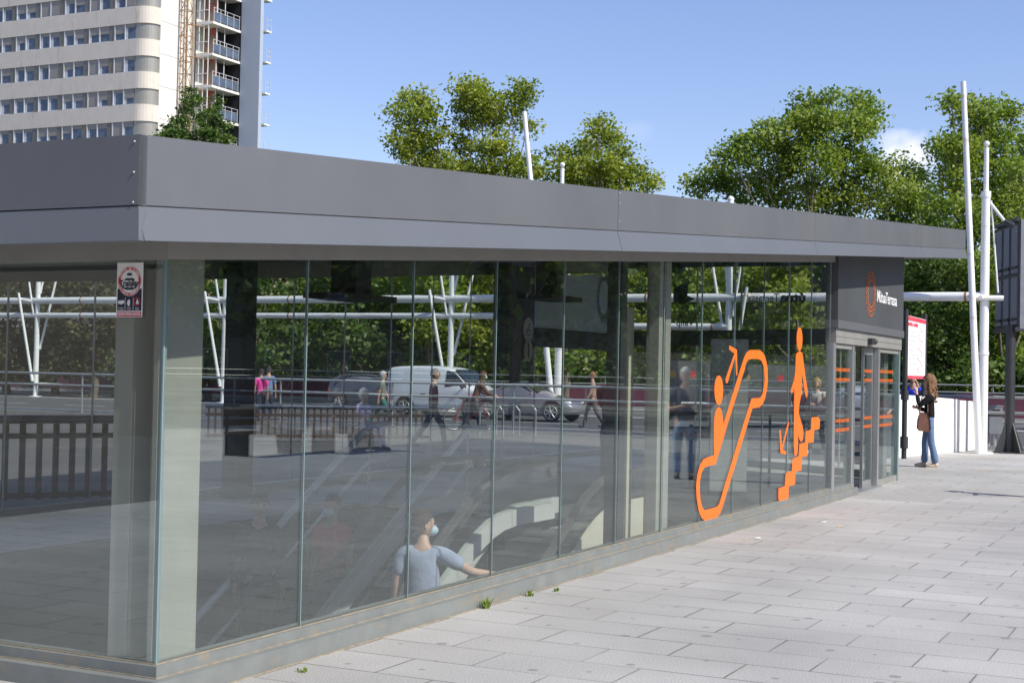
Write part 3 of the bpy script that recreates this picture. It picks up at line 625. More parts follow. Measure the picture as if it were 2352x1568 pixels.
for t in (3.28, 4.66):
    for dz in (.0, -.45):
        g = MB(); pts = [B(HS1+.55, t, .98+dz), B(HS1+.1, t, .98+dz), B(HS1-8.4, t, .98+dz-8.5*.577)]; g.path(pts, .042 if dz == 0 else .026, 8); g.build('handrail', mat('bright steel tube', (.88, .90, .92), .4, .0, var=.03), stn, loc=L)
    for k in range(7):
        s = HS1+.1-k*1.3; z = -.577*max(0, (HS1+.1-s)); g = MB(); g.tube(B(s, t, z), B(s, t, z+.97), .016); g.build('baluster', m_alu, stn, loc=L)
# railing round the head of the stairwell
A0 = gnd(1520, 1135); A1 = gnd(1900, 1112)
L = A0; br = thing('guard_rail', L, 'dark two rail guard rail standing inside the glass hall beside the orange symbols', 'railing')
for z, r in ((1.13, .03), (.93, .02)): g = MB(); g.tube(A0+Vector((0, 0, z)), A1+Vector((0, 0, z)), r); g.build('rail', m_dark, br, loc=L)
for f in (.0, .29, .62, 1): p = A0.lerp(A1, f); g = MB(); g.tube(p, p+Vector((0, 0, 1.13)), .022); g.build('post', m_dark, br, loc=L)
# info totem
p = gnd(1670, 1137); L = p; tt = thing('info_totem', L, 'tall plain grey information totem behind the escalator symbol', 'totem')
w = .26; f_ = Vector((1, 0, 0)); bq = Vector((0, 1, 0))
g = MB(); P4 = [p-f_*w-bq*.06, p+f_*w-bq*.06, p+f_*w+bq*.06, p-f_*w+bq*.06]; g.hexa([q+Vector((0, 0, .06)) for q in P4]+[q+Vector((0, 0, 2.2)) for q in P4]); g.build('panel', mat('totem grey', (.30, .32, .31), .5), tt, loc=L, bevel=.008)
g = MB(); g.hexa([q*1.0 for q in P4]+[q+Vector((0, 0, .06)) for q in P4]); g.build('foot', m_dark, tt, loc=L)
# round tactile poster stand with coloured dots (map of the lines)
p = gnd(1585, 1122); L = p; ps = thing('notice_stand', L, 'thin stand with a pale dotted panel where the mirrored man with the phone appears', 'notice stand')
g = MB(); g.tube(p, p+Vector((0, 0, .95)), .03); g.tube(p, p+Vector((0, 0, .03)), .2, .16, 20); g.build('pole', m_dark, ps, loc=L)
g = MB(); g.hexa([p+Vector(q) for q in ((-.28, -.05, .72), (.28, -.05, .72), (.28, -.03, .72), (-.28, -.03, .72), (-.28, -.05, .92), (.28, -.05, .92), (.28, -.03, .92), (-.28, -.03, .92))]); pn = g.build('panel', mat('poster white', (.45, .46, .47), .5), ps, loc=L)
for i in range(7):
    c = p+Vector((-.24+i*.08, -.051, .78+.07*((i*37) % 5)/5)); g = MB(); g.prism([c+Vector((.028*math.cos(q), 0, .028*math.sin(q))) for q in [2*math.pi*k/16 for k in range(16)]], (0, -.003, 0)); g.build('dot', m_red if i % 2 else mat('ochre', (.5, .25, .04), .5), pn, loc=L)
# info boards standing behind the hall
for (u, v, w, h, lab, m_) in ((1590, 1010, .9, 2.05, 'grey notice board left of the totem, behind the man with the phone', 'notice board'), (1790, 1010, 1.5, 2.0, 'wide dark grey notice board between the orange symbols, behind the hall', 'notice board')):
    p = gnd(u, v); L = p; nb_ = thing('notice_board', p, lab, m_); g = MB(); g.box(p.x-w, p.x+w, p.y-.04, p.y+.04, .5, h); g.build('board', mat('board grey', (.10, .105, .11), .5), nb_, loc=L)
    for x in (-w+.05, w-.05): g = MB(); g.tube(p+Vector((x, .05, 0)), p+Vector((x, .05, .6)), .03); g.build('leg', m_dark, nb_, loc=L)
    for k in range(3):
        c = p+Vector((-w*.6+k*w*.6, -.041, h-.35)); g = MB(); g.prism([c+Vector((.09*math.cos(q), 0, .09*math.sin(q))) for q in [2*math.pi*i/20 for i in range(20)]], (0, -.004, 0)); g.build('round_mark', (mat('ochre', (.5, .25, .04), .5), m_red, m_dark)[k], nb_, loc=L)

# ================================================================== white tube structure
TP = Vector((11.03, 33.5, 0))
def T(t, z=0.0, off=0.0): return TP + E*t + D*off + Vector((0, 0, z))
KB = 1.4
def T2(t, z=0.0, off=0.0):
    p = CAMP + (T(t, z, off)-CAMP)*KB; p.z = max(p.z, .1 if z < .3 else 0); return p
def tube_frame(T, q, label):
    L = T(0) if q == 1 else T(14.19); tr = thing('tube_structure', L, label, 'steel structure')
    def TQ(g, n, m=m_white, par=tr): return g.build(n, m, par, loc=L)
    segs = ((3.66, .108, 0, 9.0), (2.92, .085, 6.2, 9.6)) if q == 1 else ((3.66, .108, 11.2, 60), (3.19, .085, 11.2, 60))
    for z, r, a, e_ in segs:
        t = a; r *= q
        while t < e_-.1:
            b = min(t+8, e_); g = MB(); g.tube(T(t, z), T(b, z), r, r, 16); o = TQ(g, 'long_tube')
            g = MB(); g.tube(T(t+.4, z), T(t+.45, z), r+.006, r+.006, 16); g.build('weld_collar', m_rust, o, loc=L)
            t = b
    def vmast(t, top, r=.085, mirror=1):
        g = MB(); g.tube(T(t, .9), T(t, top), r*q, r*.9*q, 14); g.ball(T(t, top), r*q); TQ(g, 'mast')
        g = MB(); g.tube(T(t, 0), T(t, .9), .075*q, n=12); g.tube(T(t, 0), T(t, 0)+Vector((0, 0, .04)), .2*q, n=12); TQ(g, 'mast_foot')
        for (a, za, b, zb_, ra, off) in ((.05, 1.05, .55, 3.9, .05, -.1), (-.05, 2.1, -.62, 4.9, .042, .1), (.12, 3.2, .42, 5.0, .036, -.05), (-.05, 3.9, -.22, 5.0, .036, .05)):
            g = MB(); g.tube(T(t+a*mirror, za, off), T(t+b*mirror, zb_, off*3), ra*q, ra*.8*q, 10); TQ(g, 'strut')
        g = MB(); g.tube(T(t, .98, -.05), T(t-1.2*mirror, .96, -.05), .035*q, n=8); g.tube(T(t+.6*mirror, 3.72, -.25), T(t, 3.6), .05*q, n=8); TQ(g, 'bracket')
    def tallmast(t, lamp, lean):
        g = MB(); g.tube(T(t, 0), T(t, 6.0), .105*q, .10*q, 16); TQ(g, 'mast')
        g = MB(); g.tube(T(t, 5.98), T(t, 6.12), .115*q, n=16); g.tube(T(t, 6.12), T(t, 7.15), .06*q, .055*q, 12); g.ball(T(t, 7.24), .07*q); TQ(g, 'mast_tip')
        g = MB(); g.tube(T(t+.05, 0, -.2), T(t+lean, 8.65, -.45), .085*q, .062*q, 12); TQ(g, 'leaning_pole')
        g = MB(); g.tube(T(t-.12, 5.9), T(t-.30, 3.75), .02*q, n=8); g.tube(T(t-.42, 3.62), T(t+.35, 3.62, -.25), .06*q, n=8); g.tube(T(t+.05, 3.62, -.3), T(t+.05, 3.62, .15), .05*q, n=8); TQ(g, 'bracket')
        g = MB(); g.tube(T(t, 2.3), T(t, 2.36), .118*q, n=16); TQ(g, 'collar')
        g = MB(); g.tube(T(t, 0), T(t, 0)+Vector((0, 0, .03)), .24*q, n=16); TQ(g, 'base_plate')
        if lamp:
            g = MB(); g.tube(T(t-.1, 5.85), T(t-.42, 5.42), .035, n=8); o = TQ(g, 'lamp_arm'); g = MB(); g.tube(T(t-.42, 5.42), T(t-.62, 5.28), .05, .09, 10); g.build('floodlight', m_dark, o, loc=L)
    if q == 1: vmast(6.2, 6.15, .085, -1); tallmast(0, True, .48)
    else:
        for t, h_ in ((14.19, 6.0), (21.96, 6.0), (29.5, 5.6), (37.5, 5.6)): vmast(t, h_)
        tallmast(10.9, False, .95); w = MB(); w.tube(T(11.7, 6.9), T(8.3, 5.9), .015, n=5); TQ(w, 'stay_wire', m_dark)
tube_frame(T, 1, 'near white steel tube frame on tall masts beside the litter bin, at the right')
tube_frame(T2, KB, 'long white twin tube frame on strutted masts beyond the near road lane')

# ---- railing along the road edge, maroon wall beyond
L = T(0, 0, -1.5)
rl = thing('road_railing', L, 'grey steel tube railing running along the road edge behind the tube frame', 'railing')
for z, r in ((1.30, .04), (.92, .04)):
    g = MB(); g.tube(T(-40, z, 1.6), T(75, z, 1.6), r, n=10); g.build('rail', m_rail, rl, loc=L)
for i in range(-9, 19):
    g = MB(); g.tube(T(i*4.0+1.0, 0, 1.6), T(i*4.0+1.0, 1.3, 1.6), .032, n=8); g.build('post', m_rail, rl, loc=L)
ws = 54.5; L = B(ws, 0)
mw = thing('maroon_wall', L, 'long low maroon wall with a waved top edge along the far side of the road', 'wall')
for i in range(-9, 14):
    g = MB(); a = i*8.0; pts = []
    for k in range(25):
        x = a+8*k/24; pts.append(B(ws, x, .78+.42*(.5-.5*math.cos(2*math.pi*(x/8.0)))**1.5))
    pts = [B(ws, a, 0)] + pts + [B(ws, a+8, 0)]
    g.prism(pts, D*.25); g.build('wave_panel', m_maroon, mw, loc=L)
g = MB(); g.bb(ws-.06, ws+.31, -72, 112, 0, .22); g.build('wall_footing', mat('kerb stone', (.4, .39, .37)), mw, loc=L)
rl2 = thing('park_railing', B(ws+.6, 0), 'thin grey railing just behind the waved maroon wall', 'railing')
for z in (1.5, 1.2): g = MB(); g.tube(B(ws+.6, -70, z), B(ws+.6, 110, z), .04, n=8); g.build('rail', m_rail, rl2, loc=B(ws+.6, 0))
for i in range(-20, 33): g = MB(); g.tube(B(ws+.6, i*3.4, 0), B(ws+.6, i*3.4, 1.5), .03, n=6); g.build('post', m_rail, rl2, loc=B(ws+.6, 0))
# ---- picket fence near the far glass wall, and pickets imitating bench reflections
def picket(p0, p1, h, label, step, slat, toprail=.06, m=m_brownrail):
    L = p0.copy(); f = thing('picket_fence', L, label, 'fence'); d = (p1-p0); n = int(d.length/step); d.normalize(); nn = Vector((-d.y, d.x, 0))
    g = MB(); g.tube(p0+Vector((0, 0, h)), p1+Vector((0, 0, h)), toprail, n=12); g.build('top_rail', m_bluedark, f, loc=L)
    for z in (h-.22, .12): g = MB(); a = p0+Vector((0, 0, z)); b = p1+Vector((0, 0, z)); P = [a-nn*.02, b-nn*.02, b+nn*.02, a+nn*.02]; g.hexa(P+[q+Vector((0, 0, .06)) for q in P]); g.build('rail', m, f, loc=L)
    for i in range(min(n, 95)):
        p = p0+d*(step*(i+.5)); P = [p-d*slat-nn*.008+Vector((0, 0, .1)), p+d*slat-nn*.008+Vector((0, 0, .1)), p+d*slat+nn*.008+Vector((0, 0, .1)), p-d*slat+nn*.008+Vector((0, 0, .1))]
        g = MB(); g.hexa(P+[q+Vector((0, 0, h-.15)) for q in P]); g.build('picket', m, f, loc=L)
picket(gnd(-260, 1178), gnd(262, 1160), 1.02, 'dark picket fence close behind the left end of the glass hall', .19, .035, .05)
picket(gnd(470, 1015), gnd(985, 1018), .80, 'brown pickets imitating bench reflections behind the middle of the glass hall', .145, .022, .055)  # this one stands in for benches and tables reflected in the glass

# ---- white parapet by the map sign, map sign, litter bin, billboard, tactile strip
p0 = gnd(2056, 1052); p1 = gnd(2203, 1037.5); p2 = gnd(2243, 1032)
L = p0; ww = thing('white_parapet', L, 'low white painted parapet wall behind the transit map sign', 'wall')
def wallseg(a, b, ha, hb, name):
    g = MB(); n = (b-a).normalized(); n = Vector((-n.y, n.x, 0))*.22; P = [a, b, b+n, a+n]; zz = (ha, hb, hb, ha); g.hexa([Vector((q.x, q.y, 0)) for q in P]+[Vector((q.x, q.y, z)) for q, z in zip(P, zz)]); g.build(name, m_white_wall, ww, loc=L, bevel=.012)
d_ = (p1-p0).normalized()
wallseg(p0, p1-d_*.03, 1.37, 1.24, 'wall_block'); wallseg(p1+d_*.03, p2, 1.22, 1.18, 'wall_block')
# side return of the parapet
a = gnd(2076, 1053); b = gnd(2120, 1042)
L = a; ms = thing('map_sign', L, 'transit map panel with red bands held between two dark posts', 'sign')
for p in (a, b):
    g = MB(); g.tube(p, p+Vector((0, 0, 3.18)), .055, n=14); g.tube(p+Vector((0, 0, .22)), p+Vector((0, 0, .47)), .085, n=14); g.tube(p+Vector((0, 0, 1.25)), p+Vector((0, 0, 1.45)), .085, n=14); g.build('post', m_dark, ms, loc=L)
dm = (b-a); dm.normalize(); nm = Vector((dm.y, -dm.x, 0)); LM = (b-a).length
def mp_(x, z, k): return a + dm*x + nm*(.03+.003*k) + Vector((0, 0, z))
def mrect(x0, z0, x1, z1, k, m, name, par):
    g = MB(); g.prism([mp_(x0, z0, k), mp_(x1, z0, k), mp_(x1, z1, k), mp_(x0, z1, k)], nm*.002); return g.build(name, m, par, loc=L)
g = MB(); g.prism([mp_(.06, 1.70, -8), mp_(LM-.06, 1.70, -8), mp_(LM-.06, 3.05, -8), mp_(.06, 3.05, -8)], nm*.024)
pnl = g.build('map_panel', m_wht, ms, loc=L); X0, X1 = .08, LM-.08; XW = X1-X0
m_pinkred = mat('signal red', (.72, .06, .10), .5, var=.02); m_gprint = mat('grey print', (.17, .19, .2), .6)
mrect(X0, 2.95, X1, 3.04, 1, m_pinkred, 'red_band', pnl); mrect(X0, 1.705, X1, 1.77, 1, m_pinkred, 'red_band', pnl); mrect(X0, 2.84, X0+XW*.55, 2.91, 1, m_pinkred, 'red_band', pnl)
m_lg = mat('light print', (.62, .62, .62), .6)
for k in range(9): mrect(X0+XW*.06, 2.72-k*.1, X0+XW*(.42+.1*((k*7) % 3)), 2.74-k*.1, 1, m_lg, 'text_line', pnl)
g = MB(); pt = [mp_(X0+XW*(.66+.12*math.sin(i*1.9)+.02*(i % 3)), 2.83-i*.075, 1) for i in range(14)]
for q0, q1 in zip(pt, pt[1:]): g.tube(q0, q1, .004, n=4); g.ball(q1, .016, 0, 6, 4)
g.build('route_line', mat('route pink', (.62, .25, .30), .6), pnl, loc=L)
tmm = text_mesh('ESTACIÓ', .06, plane_M(mp_(X0+XW*.27, 2.875, 2), dm, (0, 0, 1)), .001); tmm.build('lettering', m_wht, pnl, loc=L)
# litter bin
p = gnd(2283, 1032); L = p; bn = thing('litter_bin', L, 'grey box litter bin on a short post beside the white mast', 'litter bin')
g = MB(); g.tube(p, p+Vector((0, 0, .42)), .06, n=12); g.tube(p, p+Vector((0, 0, .02)), .12, n=12); g.build('post', m_rail, bn, loc=L)
g = MB(); g.box(p.x-.17, p.x+.17, p.y-.13, p.y+.13, .38, 1.05); g.build('body', mat('bin grey', (.19, .20, .22), .5, .2), bn, loc=L, bevel=.02)
g = MB(); g.box(p.x-.176, p.x+.176, p.y-.136, p.y+.136, .82, .90); g.build('rim_band', m_black, bn, loc=L)
g = MB(); g.box(p.x-.18, p.x+.18, p.y-.14, p.y+.14, 1.051, 1.09); g.build('lid', mat('bin grey', (.19, .20, .22)), bn, loc=L, bevel=.01); g = MB(); g.box(p.x-.09, p.x+.09, p.y-.137, p.y-.12, .95, 1.0); g.build('slot', m_black, bn, loc=L)
p = gnd(2261, 1030); L = p; cb = thing('junction_box', L, 'small pale grey junction box at the foot of the white mast', 'box'); g = MB(); g.box(p.x-.16, p.x+.10, p.y-.1, p.y+.1, 0, .36); g.build('cabinet', mat('cabinet grey', (.45, .45, .44), .6), cb, loc=L, bevel=.01); g = MB(); g.box(p.x-.165, p.x+.105, p.y-.107, p.y+.1, .361, .39); g.build('lid', m_rail, cb, loc=L)
# billboard seen from its side
p = gnd(2318, 1040); L = p; bb_ = thing('billboard', L, 'dark billboard frame on a single thick post at the right edge', 'billboard')
g = MB(); g.tube(p, p+Vector((0, 0, 3.0)), .115, n=20); g.build('post', m_dark, bb_, loc=L)
g = MB(); g.box(p.x-.3, p.x+.3, p.y-.3, p.y+.3, 0, .03); g.build('base_plate', m_dark, bb_, loc=L)
for k in range(4):
    q = k*math.pi/2+.3; dv = Vector((math.cos(q), math.sin(q), 0)); nv = Vector((-dv.y, dv.x, 0))*.012
    g = MB(); g.prism([p+dv*.11+Vector((0, 0, .03)), p+dv*.42+Vector((0, 0, .03)), p+dv*.11+Vector((0, 0, .72))], nv*2); g.build('gusset', m_dark, bb_, loc=L)
q0 = at(2290, 640, 30.2); q1 = at(2345, 640, 32.4); q1.z = q0.z
yb = p.y; A = Vector((at(2291, 700, yb-.9).x, yb-.9, 0)); A = Vector((at(2291, 700, yb+1.6).x, yb+1.6, 0)); Bq = Vector((at(2343, 700, yb-.25).x, yb-.25, 0)); dd = (Bq-A).normalized(); nn = Vector((-dd.y, dd.x, 0)); nn = nn if nn.y > 0 else -nn; Cq = Bq + Vector((1.6, .4, 0)); Dq = A + Vector((1.6, .4, 0))
zb0, zt0 = 2.93, 5.50
g = MB(); g.hexa([Vector((q.x, q.y, zb0)) for q in (A, Bq, Cq, Dq)]+[Vector((q.x, q.y, zt0+.0)) for q in (A, Bq, Cq, Dq)]); bx = g.build('case', mat('billboard side', (.17, .18, .21), .5, .2), bb_, loc=L)
od = Vector((dd.y, -dd.x, 0)); od = od if od.x < 0 else -od
wd = (Bq-A).length
g = MB()
P = [A+od*.02, Bq+od*.02, Bq+od*.10, A+od*.10]; g.hexa([Vector((q.x, q.y, zb0-.06)) for q in P]+[Vector((q.x, q.y, zb0+.04)) for q in P]); g.hexa([Vector((q.x, q.y, zt0-.04)) for q in P]+[Vector((q.x, q.y, zt0+.05)) for q in P]); P = [A+od*.02, Bq+od*.02, Bq+od*.03, A+od*.03]; g.hexa([Vector((q.x, q.y, zb0+.04)) for q in P]+[Vector((q.x, q.y, zt0-.04)) for q in P]); g.build('frame', m_dark, bb_, loc=L)
for k in range(3):
    for j in range(2):
        a = A+dd*(wd*(k+.14)/3); b = A+dd*(wd*(k+.86)/3); z0 = zb0+.1+j*1.22; P = [a+od*.031, b+od*.031, b+od*.07, a+od*.07]
        g = MB(); g.hexa([Vector((q.x, q.y, z0)) for q in P]+[Vector((q.x, q.y, z0+1.12)) for q in P]); o = g.build('light_box', mat('billboard side', (.17, .18, .21)), bb_, loc=L)
        g = MB(); P = [q+od*.04 for q in (a, b)]+[q+od*.09 for q in (b, a)]; g.hexa([Vector((q.x, q.y, z0+.10)) for q in P]+[Vector((q.x, q.y, z0+.16)) for q in P]); g.build('clamp', m_black, o, loc=L)
# tactile strip by the doors
g = MB()
for i in range(30):
    g.tube(B(14.6+i*.10, -.4, .0), B(14.6+i*.10, -1.35, .0), .010, n=6)
tag(g.build('tactile_paving', mat('tactile stone', (.40, .39, .375), .8)), kind='structure')
# weeds and litter along the base
def weed(s, t, h, lab):
    p = B(s, t); g = MB(); r = random.Random(int(s*100))
    for i in range(int(14+h*120)):
        q = r.uniform(0, 6.28); b = p+Vector((r.gauss(0, .012), r.gauss(0, .012), 0)); tip = b+Vector((math.cos(q)*h*r.uniform(.2, .6), math.sin(q)*h*r.uniform(.2, .6), h*r.uniform(.4, 1))); w_ = Vector((-math.sin(q), math.cos(q), 0))*.006
        mid = b.lerp(tip, .5)+Vector((0, 0, h*.1)); g.add([b-w_*.6, b+w_*.6, mid+w_, mid-w_, tip], [(0, 1, 2, 3), (3, 2, 4)])
    o = g.build('weed', L_mid, None, loc=p); tag(o, lab, 'weed', 'weeds growing along the foot of the glass wall')
weed(3.35, -.16, .09, 'tallest green weed sprouting at the foot of the glass wall'); weed(4.02, -.17, .06, 'small weed at the foot of the glass wall, right of the tallest one'); weed(4.35, -.25, .035, 'tiny tuft of weed right of the small weed by the glass wall'); weed(-.62, -.35, .02, 'flat tuft of weed on the paving at the corner of the building'); weed(.9, -.28, .03, 'flat tuft of weed on the paving right of the building corner')
for i, (u, v, c, sz, lab) in enumerate(((1892, 1199, m_wht, .03, 'white scrap of paper on the paving below the orange steps'), (1711, 1241, mat('butt', (.6, .45, .3)), .02, 'brown scrap right against the glass wall base'), (1740, 1236, m_wht, .03, 'small white scrap near the base below the escalator symbol'), (1927, 1210, mat('butt', (.6, .45, .3)), .03, 'cigarette end on the paving right of the white scrap'), (1125, 1367, mat('butt', (.6, .45, .3)), .03, 'cigarette end beside the small weed'), (763, 1462, mat('dead leaf', (.2, .08, .03)), .02, 'brown dead leaf by the plinth at the left'))):
    p = gnd(u, v); g = MB(); g.hexa([p+Vector(q) for q in ((-sz, -sz*.3, .002), (sz, -sz*.4, .002), (sz*.9, sz*.4, .002), (-sz*.9, sz*.3, .002), (-sz, -sz*.3, .012), (sz, -sz*.4, .008), (sz*.9, sz*.4, .014), (-sz*.9, sz*.3, .009))])
    tag(g.build('litter', c, None, loc=p), lab, 'litter')

# ================================================================== the tall building on the left
TK = at(324, 840, 130); TK.z = 0
def TB(a, b, z=0.0): return TK + D*a - E*b + Vector((0, 0, z))
L = TK; tw = thing('apartment_tower', L, 'tall cream tower block with strip windows and a stack of balconies at its right end', 'tower block')
def TW(g, n, m, par=tw): return g.build(n, m, par, loc=L)
def tb(g, a0, a1, b0, b1, z0, z1, mi=0): P = [TB(a0, b0), TB(a1, b0), TB(a1, b1), TB(a0, b1)]; return g.hexa([q+Vector((0, 0, z0)) for q in P]+[q+Vector((0, 0, z1)) for q in P], mi)
m_cream = mat('cream tile', (.64, .58, .50), .7, var=.05, scale=1.2, stain=((.50, .36, .25), (2.2, 2.2, .35), .60, .84))
m_twhite = mat('tower white wall', (.74, .72, .66), .7, var=.03)
m_panel = mat('grey brown panel', (.17, .16, .14), .6, var=.12, scale=1.5, stain=((.26, .18, .09), (.5, .5, .5), .62, .66))
m_shut = mat('roller shutter', (.27, .255, .235), .6, var=.06); m_blueglass = mat('window glass dark', (.09, .12, .17), .08, var=.4, scale=1.2)
m_frame = mat('window frame', (.55, .56, .58), .4, .2); m_slab = mat('blue grey slab', (.37, .42, .50), .6, var=.03, scale=.5); m_curt = mat('curtain', (.55, .57, .6), .8, var=.1)
m_curved = mat('curved metal', (.34, .32, .27), .35, .5, var=.08)
FH = 3.0
def hz_(v, u=363): return EYE+((836.5-v)/FPX)*130.0
zs0 = (836-213*.2813+0)/1.0
Zw = EYE + .8 + (836-142.5)/FPX*130       # a window head level
RAD = 1.5
def facade_strip(g, z0, z1, inset, mi=0, b0=-34.0):
    """front face from b0 to the corner, then a quarter round corner"""
    pts = [(inset, b0), (inset, -RAD+.0)]
    for i in range(1, 9):
        q = math.pi/2*i/8; pts.append((RAD-(RAD-inset)*math.cos(q), -RAD+(RAD-inset)*math.sin(q)))
    vs = []; n = len(pts)
    for z in (z0, z1): vs += [TB(a, b, z) for a, b in pts]
    vs += [TB(a+.5, b0 if i == 0 else b-.0, z) for z in (z0, z1) for i, (a, b) in enumerate(pts)]
    g.add(vs, [(i, i+1, n+i+1, n+i) for i in range(n-1)] + [(i, 2*n+i, 2*n+i+1, i+1) for i in range(n-1)] + [(n+i, n+i+1, 3*n+i+1, 3*n+i) for i in range(n-1)], mi)
r_ = random.Random(4)
nfl = 16; base_k = int(Zw//FH); z_off = Zw-base_k*FH
for k in range(0, nfl+2):
    zt = z_off + k*FH; z0w = zt-1.45
    if zt > 47: break
    g = MB(); facade_strip(g, zt, zt+FH-1.45, 0); TW(g, 'spandrel_band', m_cream)
    g = MB(); facade_strip(g, z0w-.02, zt+.02, .14); TW(g, 'curved_corner', m_curved) if zt > 13 else TW(g, 'curved_corner', m_curved)
    if zt < 15: continue
    g = MB(); b = -RAD-.25
    for j in range(11):
        x1 = b-j*3.06; x0 = x1-.62*1.0
        # pair of windows then a panel
        for q in range(2):
            wx1 = x1-q*1.23; wx0 = wx1-1.12; big = j < 8
            if big:
                f = MB(); 
                for (c0, c1, e0, e1) in ((wx0-.1, wx0+.0, z0w, zt), (wx0, wx1, z0w, z0w+.05)): tb(f, .02, .16, c0, c1, e0, e1)
                fo = TW(f, 'window', m_frame)
                pn_ = MB(); tb(pn_, .13, .145, wx0, wx1, z0w+.05, zt); pn_.build('pane', m_blueglass, fo, loc=L)
                dr = r_.choice((.25, .25, .35, .5, .6, .95)); sh = MB(); tb(sh, .08, .10, wx0, wx1, zt-1.4*dr, zt); sh.build('shutter', m_shut, fo, loc=L)
                if r_.random() < .7 and dr < .9: c = MB(); tb(c, .115, .128, wx0+.03, wx0+r_.uniform(.15, .35), z0w+.06, zt-1.4*dr); c.build('curtain', m_curt, fo, loc=L)
        g = MB(); tb(g, .06, .139, x1-3.06, x1-2.46, z0w, zt)
        if j < 8: TW(g, 'wall_panel', m_panel)
# core volumes
g = MB(); tb(g, RAD, 5.7, -34, 0, 0, 47); 
TW(g, 'side_wall', m_twhite)
g = MB(); tb(g, .7, RAD-.01, -34, -1.2, 0, 47); TW(g, 'core_wall', m_panel)
for k in range(16):
    z = z_off+k*FH+.4; g = MB(); tb(g, RAD+.02, 5.69, -.0, .012, z, z+.035)
    if z > 14: TW(g, 'wall_groove', m_panel)
g = MB(); tb(g, 5.7, 11, -34, .4, 0, 47); TW(g, 'rear_wall', m_twhite)
# glazed bays and balconies
ab, bb1 = 5.7, 2.15
for k in range(4, 15):
    z = z_off+k*FH-1.9
    g = MB(); tb(g, ab-.02, ab+4.2, .401, bb1+.55, z-.22, z); TW(g, 'balcony_slab', m_twhite)
    bay = MB(); tb(bay, ab+.02, ab+.05, .5, bb1, z, z+FH-.25); bo = TW(bay, 'glazed_bay', m_glass2)
    f = MB()
    for x in (.5, 1.05, 1.6, bb1): tb(f, ab-.01, ab+.06, x-.03, x+.03, z, z+FH-.22)
    for zz in (z+.02, z+1.1, z+FH-.3): tb(f, ab-.012, ab+.062, .5, bb1, zz, zz+.06)
    for x in (1.2, 2.4): tb(f, ab+x, ab+x+.06, bb1-.02, bb1+.03, z, z+FH-.22)
    f.build('bay_frame', m_white, bo, loc=L)
    g = MB()
    for zz in (z+.95, z+1.3): tb(g, ab+.05, ab+4.1, bb1+.48, bb1+.53, zz, zz+.04)
    for x in (.1, 1.1, 2.1, 3.1, 4.0): tb(g, ab+x, ab+x+.05, bb1+.48, bb1+.53, z, z+1.3)
    TW(g, 'balcony_railing', m_frame); g = MB(); tb(g, ab+.1, ab+4.0, bb1+.49, bb1+.505, z+.12, z+.9); TW(g, 'balcony_glass', m_blueglass)
    n_ = {13: '11', 12: '10', 11: '10', 10: '9', 9: '8', 8: '7'}.get(k)
g = MB(); tb(g, ab+1.5, ab+1.6, .4, 2.0, 0, 47); TW(g, 'bay_back_wall', mat('bay ochre wall', (.30, .20, .15), .8, var=.1))
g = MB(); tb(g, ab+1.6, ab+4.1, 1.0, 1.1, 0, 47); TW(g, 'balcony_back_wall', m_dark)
nums = {}
for v_, txt in ((14, '12'), (71, '10'), (138.5, '9'), (211, '8')):
    z = EYE + (838-v_)/FPX*136; tm = text_mesh(txt, 1.0, plane_M(TB(ab+1.49, 1.35, z), -E, (0, 0, 1)), .01); TW(tm, 'floor_number', m_red)
g = MB(); tb(g, ab+4.2, ab+9, .8, 5.35, 0, 47.0); 
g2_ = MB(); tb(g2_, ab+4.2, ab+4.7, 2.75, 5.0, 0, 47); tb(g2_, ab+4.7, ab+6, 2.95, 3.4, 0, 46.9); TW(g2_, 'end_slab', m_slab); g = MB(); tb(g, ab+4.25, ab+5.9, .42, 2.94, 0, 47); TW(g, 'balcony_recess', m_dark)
for k in range(4, 15):
    z = z_off+k*FH-1.9; g = MB(); tb(g, ab+4.8, ab+5.6, 3.41, 5.3, z-.15, z); TW(g, 'end_balcony', m_twhite); g = MB()
    for zz in (z+.5, z+1.0): tb(g, ab+4.8, ab+5.6, 5.25, 5.29, zz, zz+.05)
    for x in (4.8, 5.55): tb(g, ab+x, ab+x+.05, 5.25, 5.29, z, z+1.3)
    TW(g, 'end_railing', m_frame)
g = MB(); tb(g, -.2, 14, -34, 2.9, 47.01, 47.6); TW(g, 'roof_slab', m_twhite)
# rusty hoist mast against the side wall
hp = TB(4.3, 1.0); hm = thing('hoist_mast', hp, 'rusty lattice hoist mast standing against the white side of the tower', 'lattice mast')
g = MB(); w_ = .38
cs = [(4.3-w_, .35), (4.3+w_, .35), (4.3+w_, .35+2*w_), (4.3-w_, .35+2*w_)]
for a_, b_ in cs: g.tube(TB(a_, b_, 0), TB(a_, b_, 46), .055, n=6)
for i in range(8, 38):
    z = i*1.2
    for j in range(4):
        a_, b_ = cs[j]; c_, d_2 = cs[(j+1) % 4]; g.tube(TB(a_, b_, z), TB(c_, d_2, z+(1.2 if (i+j) % 2 else 0)), .03, n=5); g.tube(TB(a_, b_, z), TB(c_, d_2, z), .03, n=5)
g.build('lattice', m_rust, hm, loc=hp)
for i in range(4, 15): g = MB(); z = i*3.0+.5; g.tube(TB(4.3, .75, z), TB(5.8, 1.7, z), .05, n=6); g.build('wall_tie', m_rust, hm, loc=hp)
g = MB(); g.tube(TB(4.3+.75, 1.15, 0), TB(4.3+.75, 1.15, 46), .07, n=8); g.build('cable_duct', m_dark, hm, loc=hp)

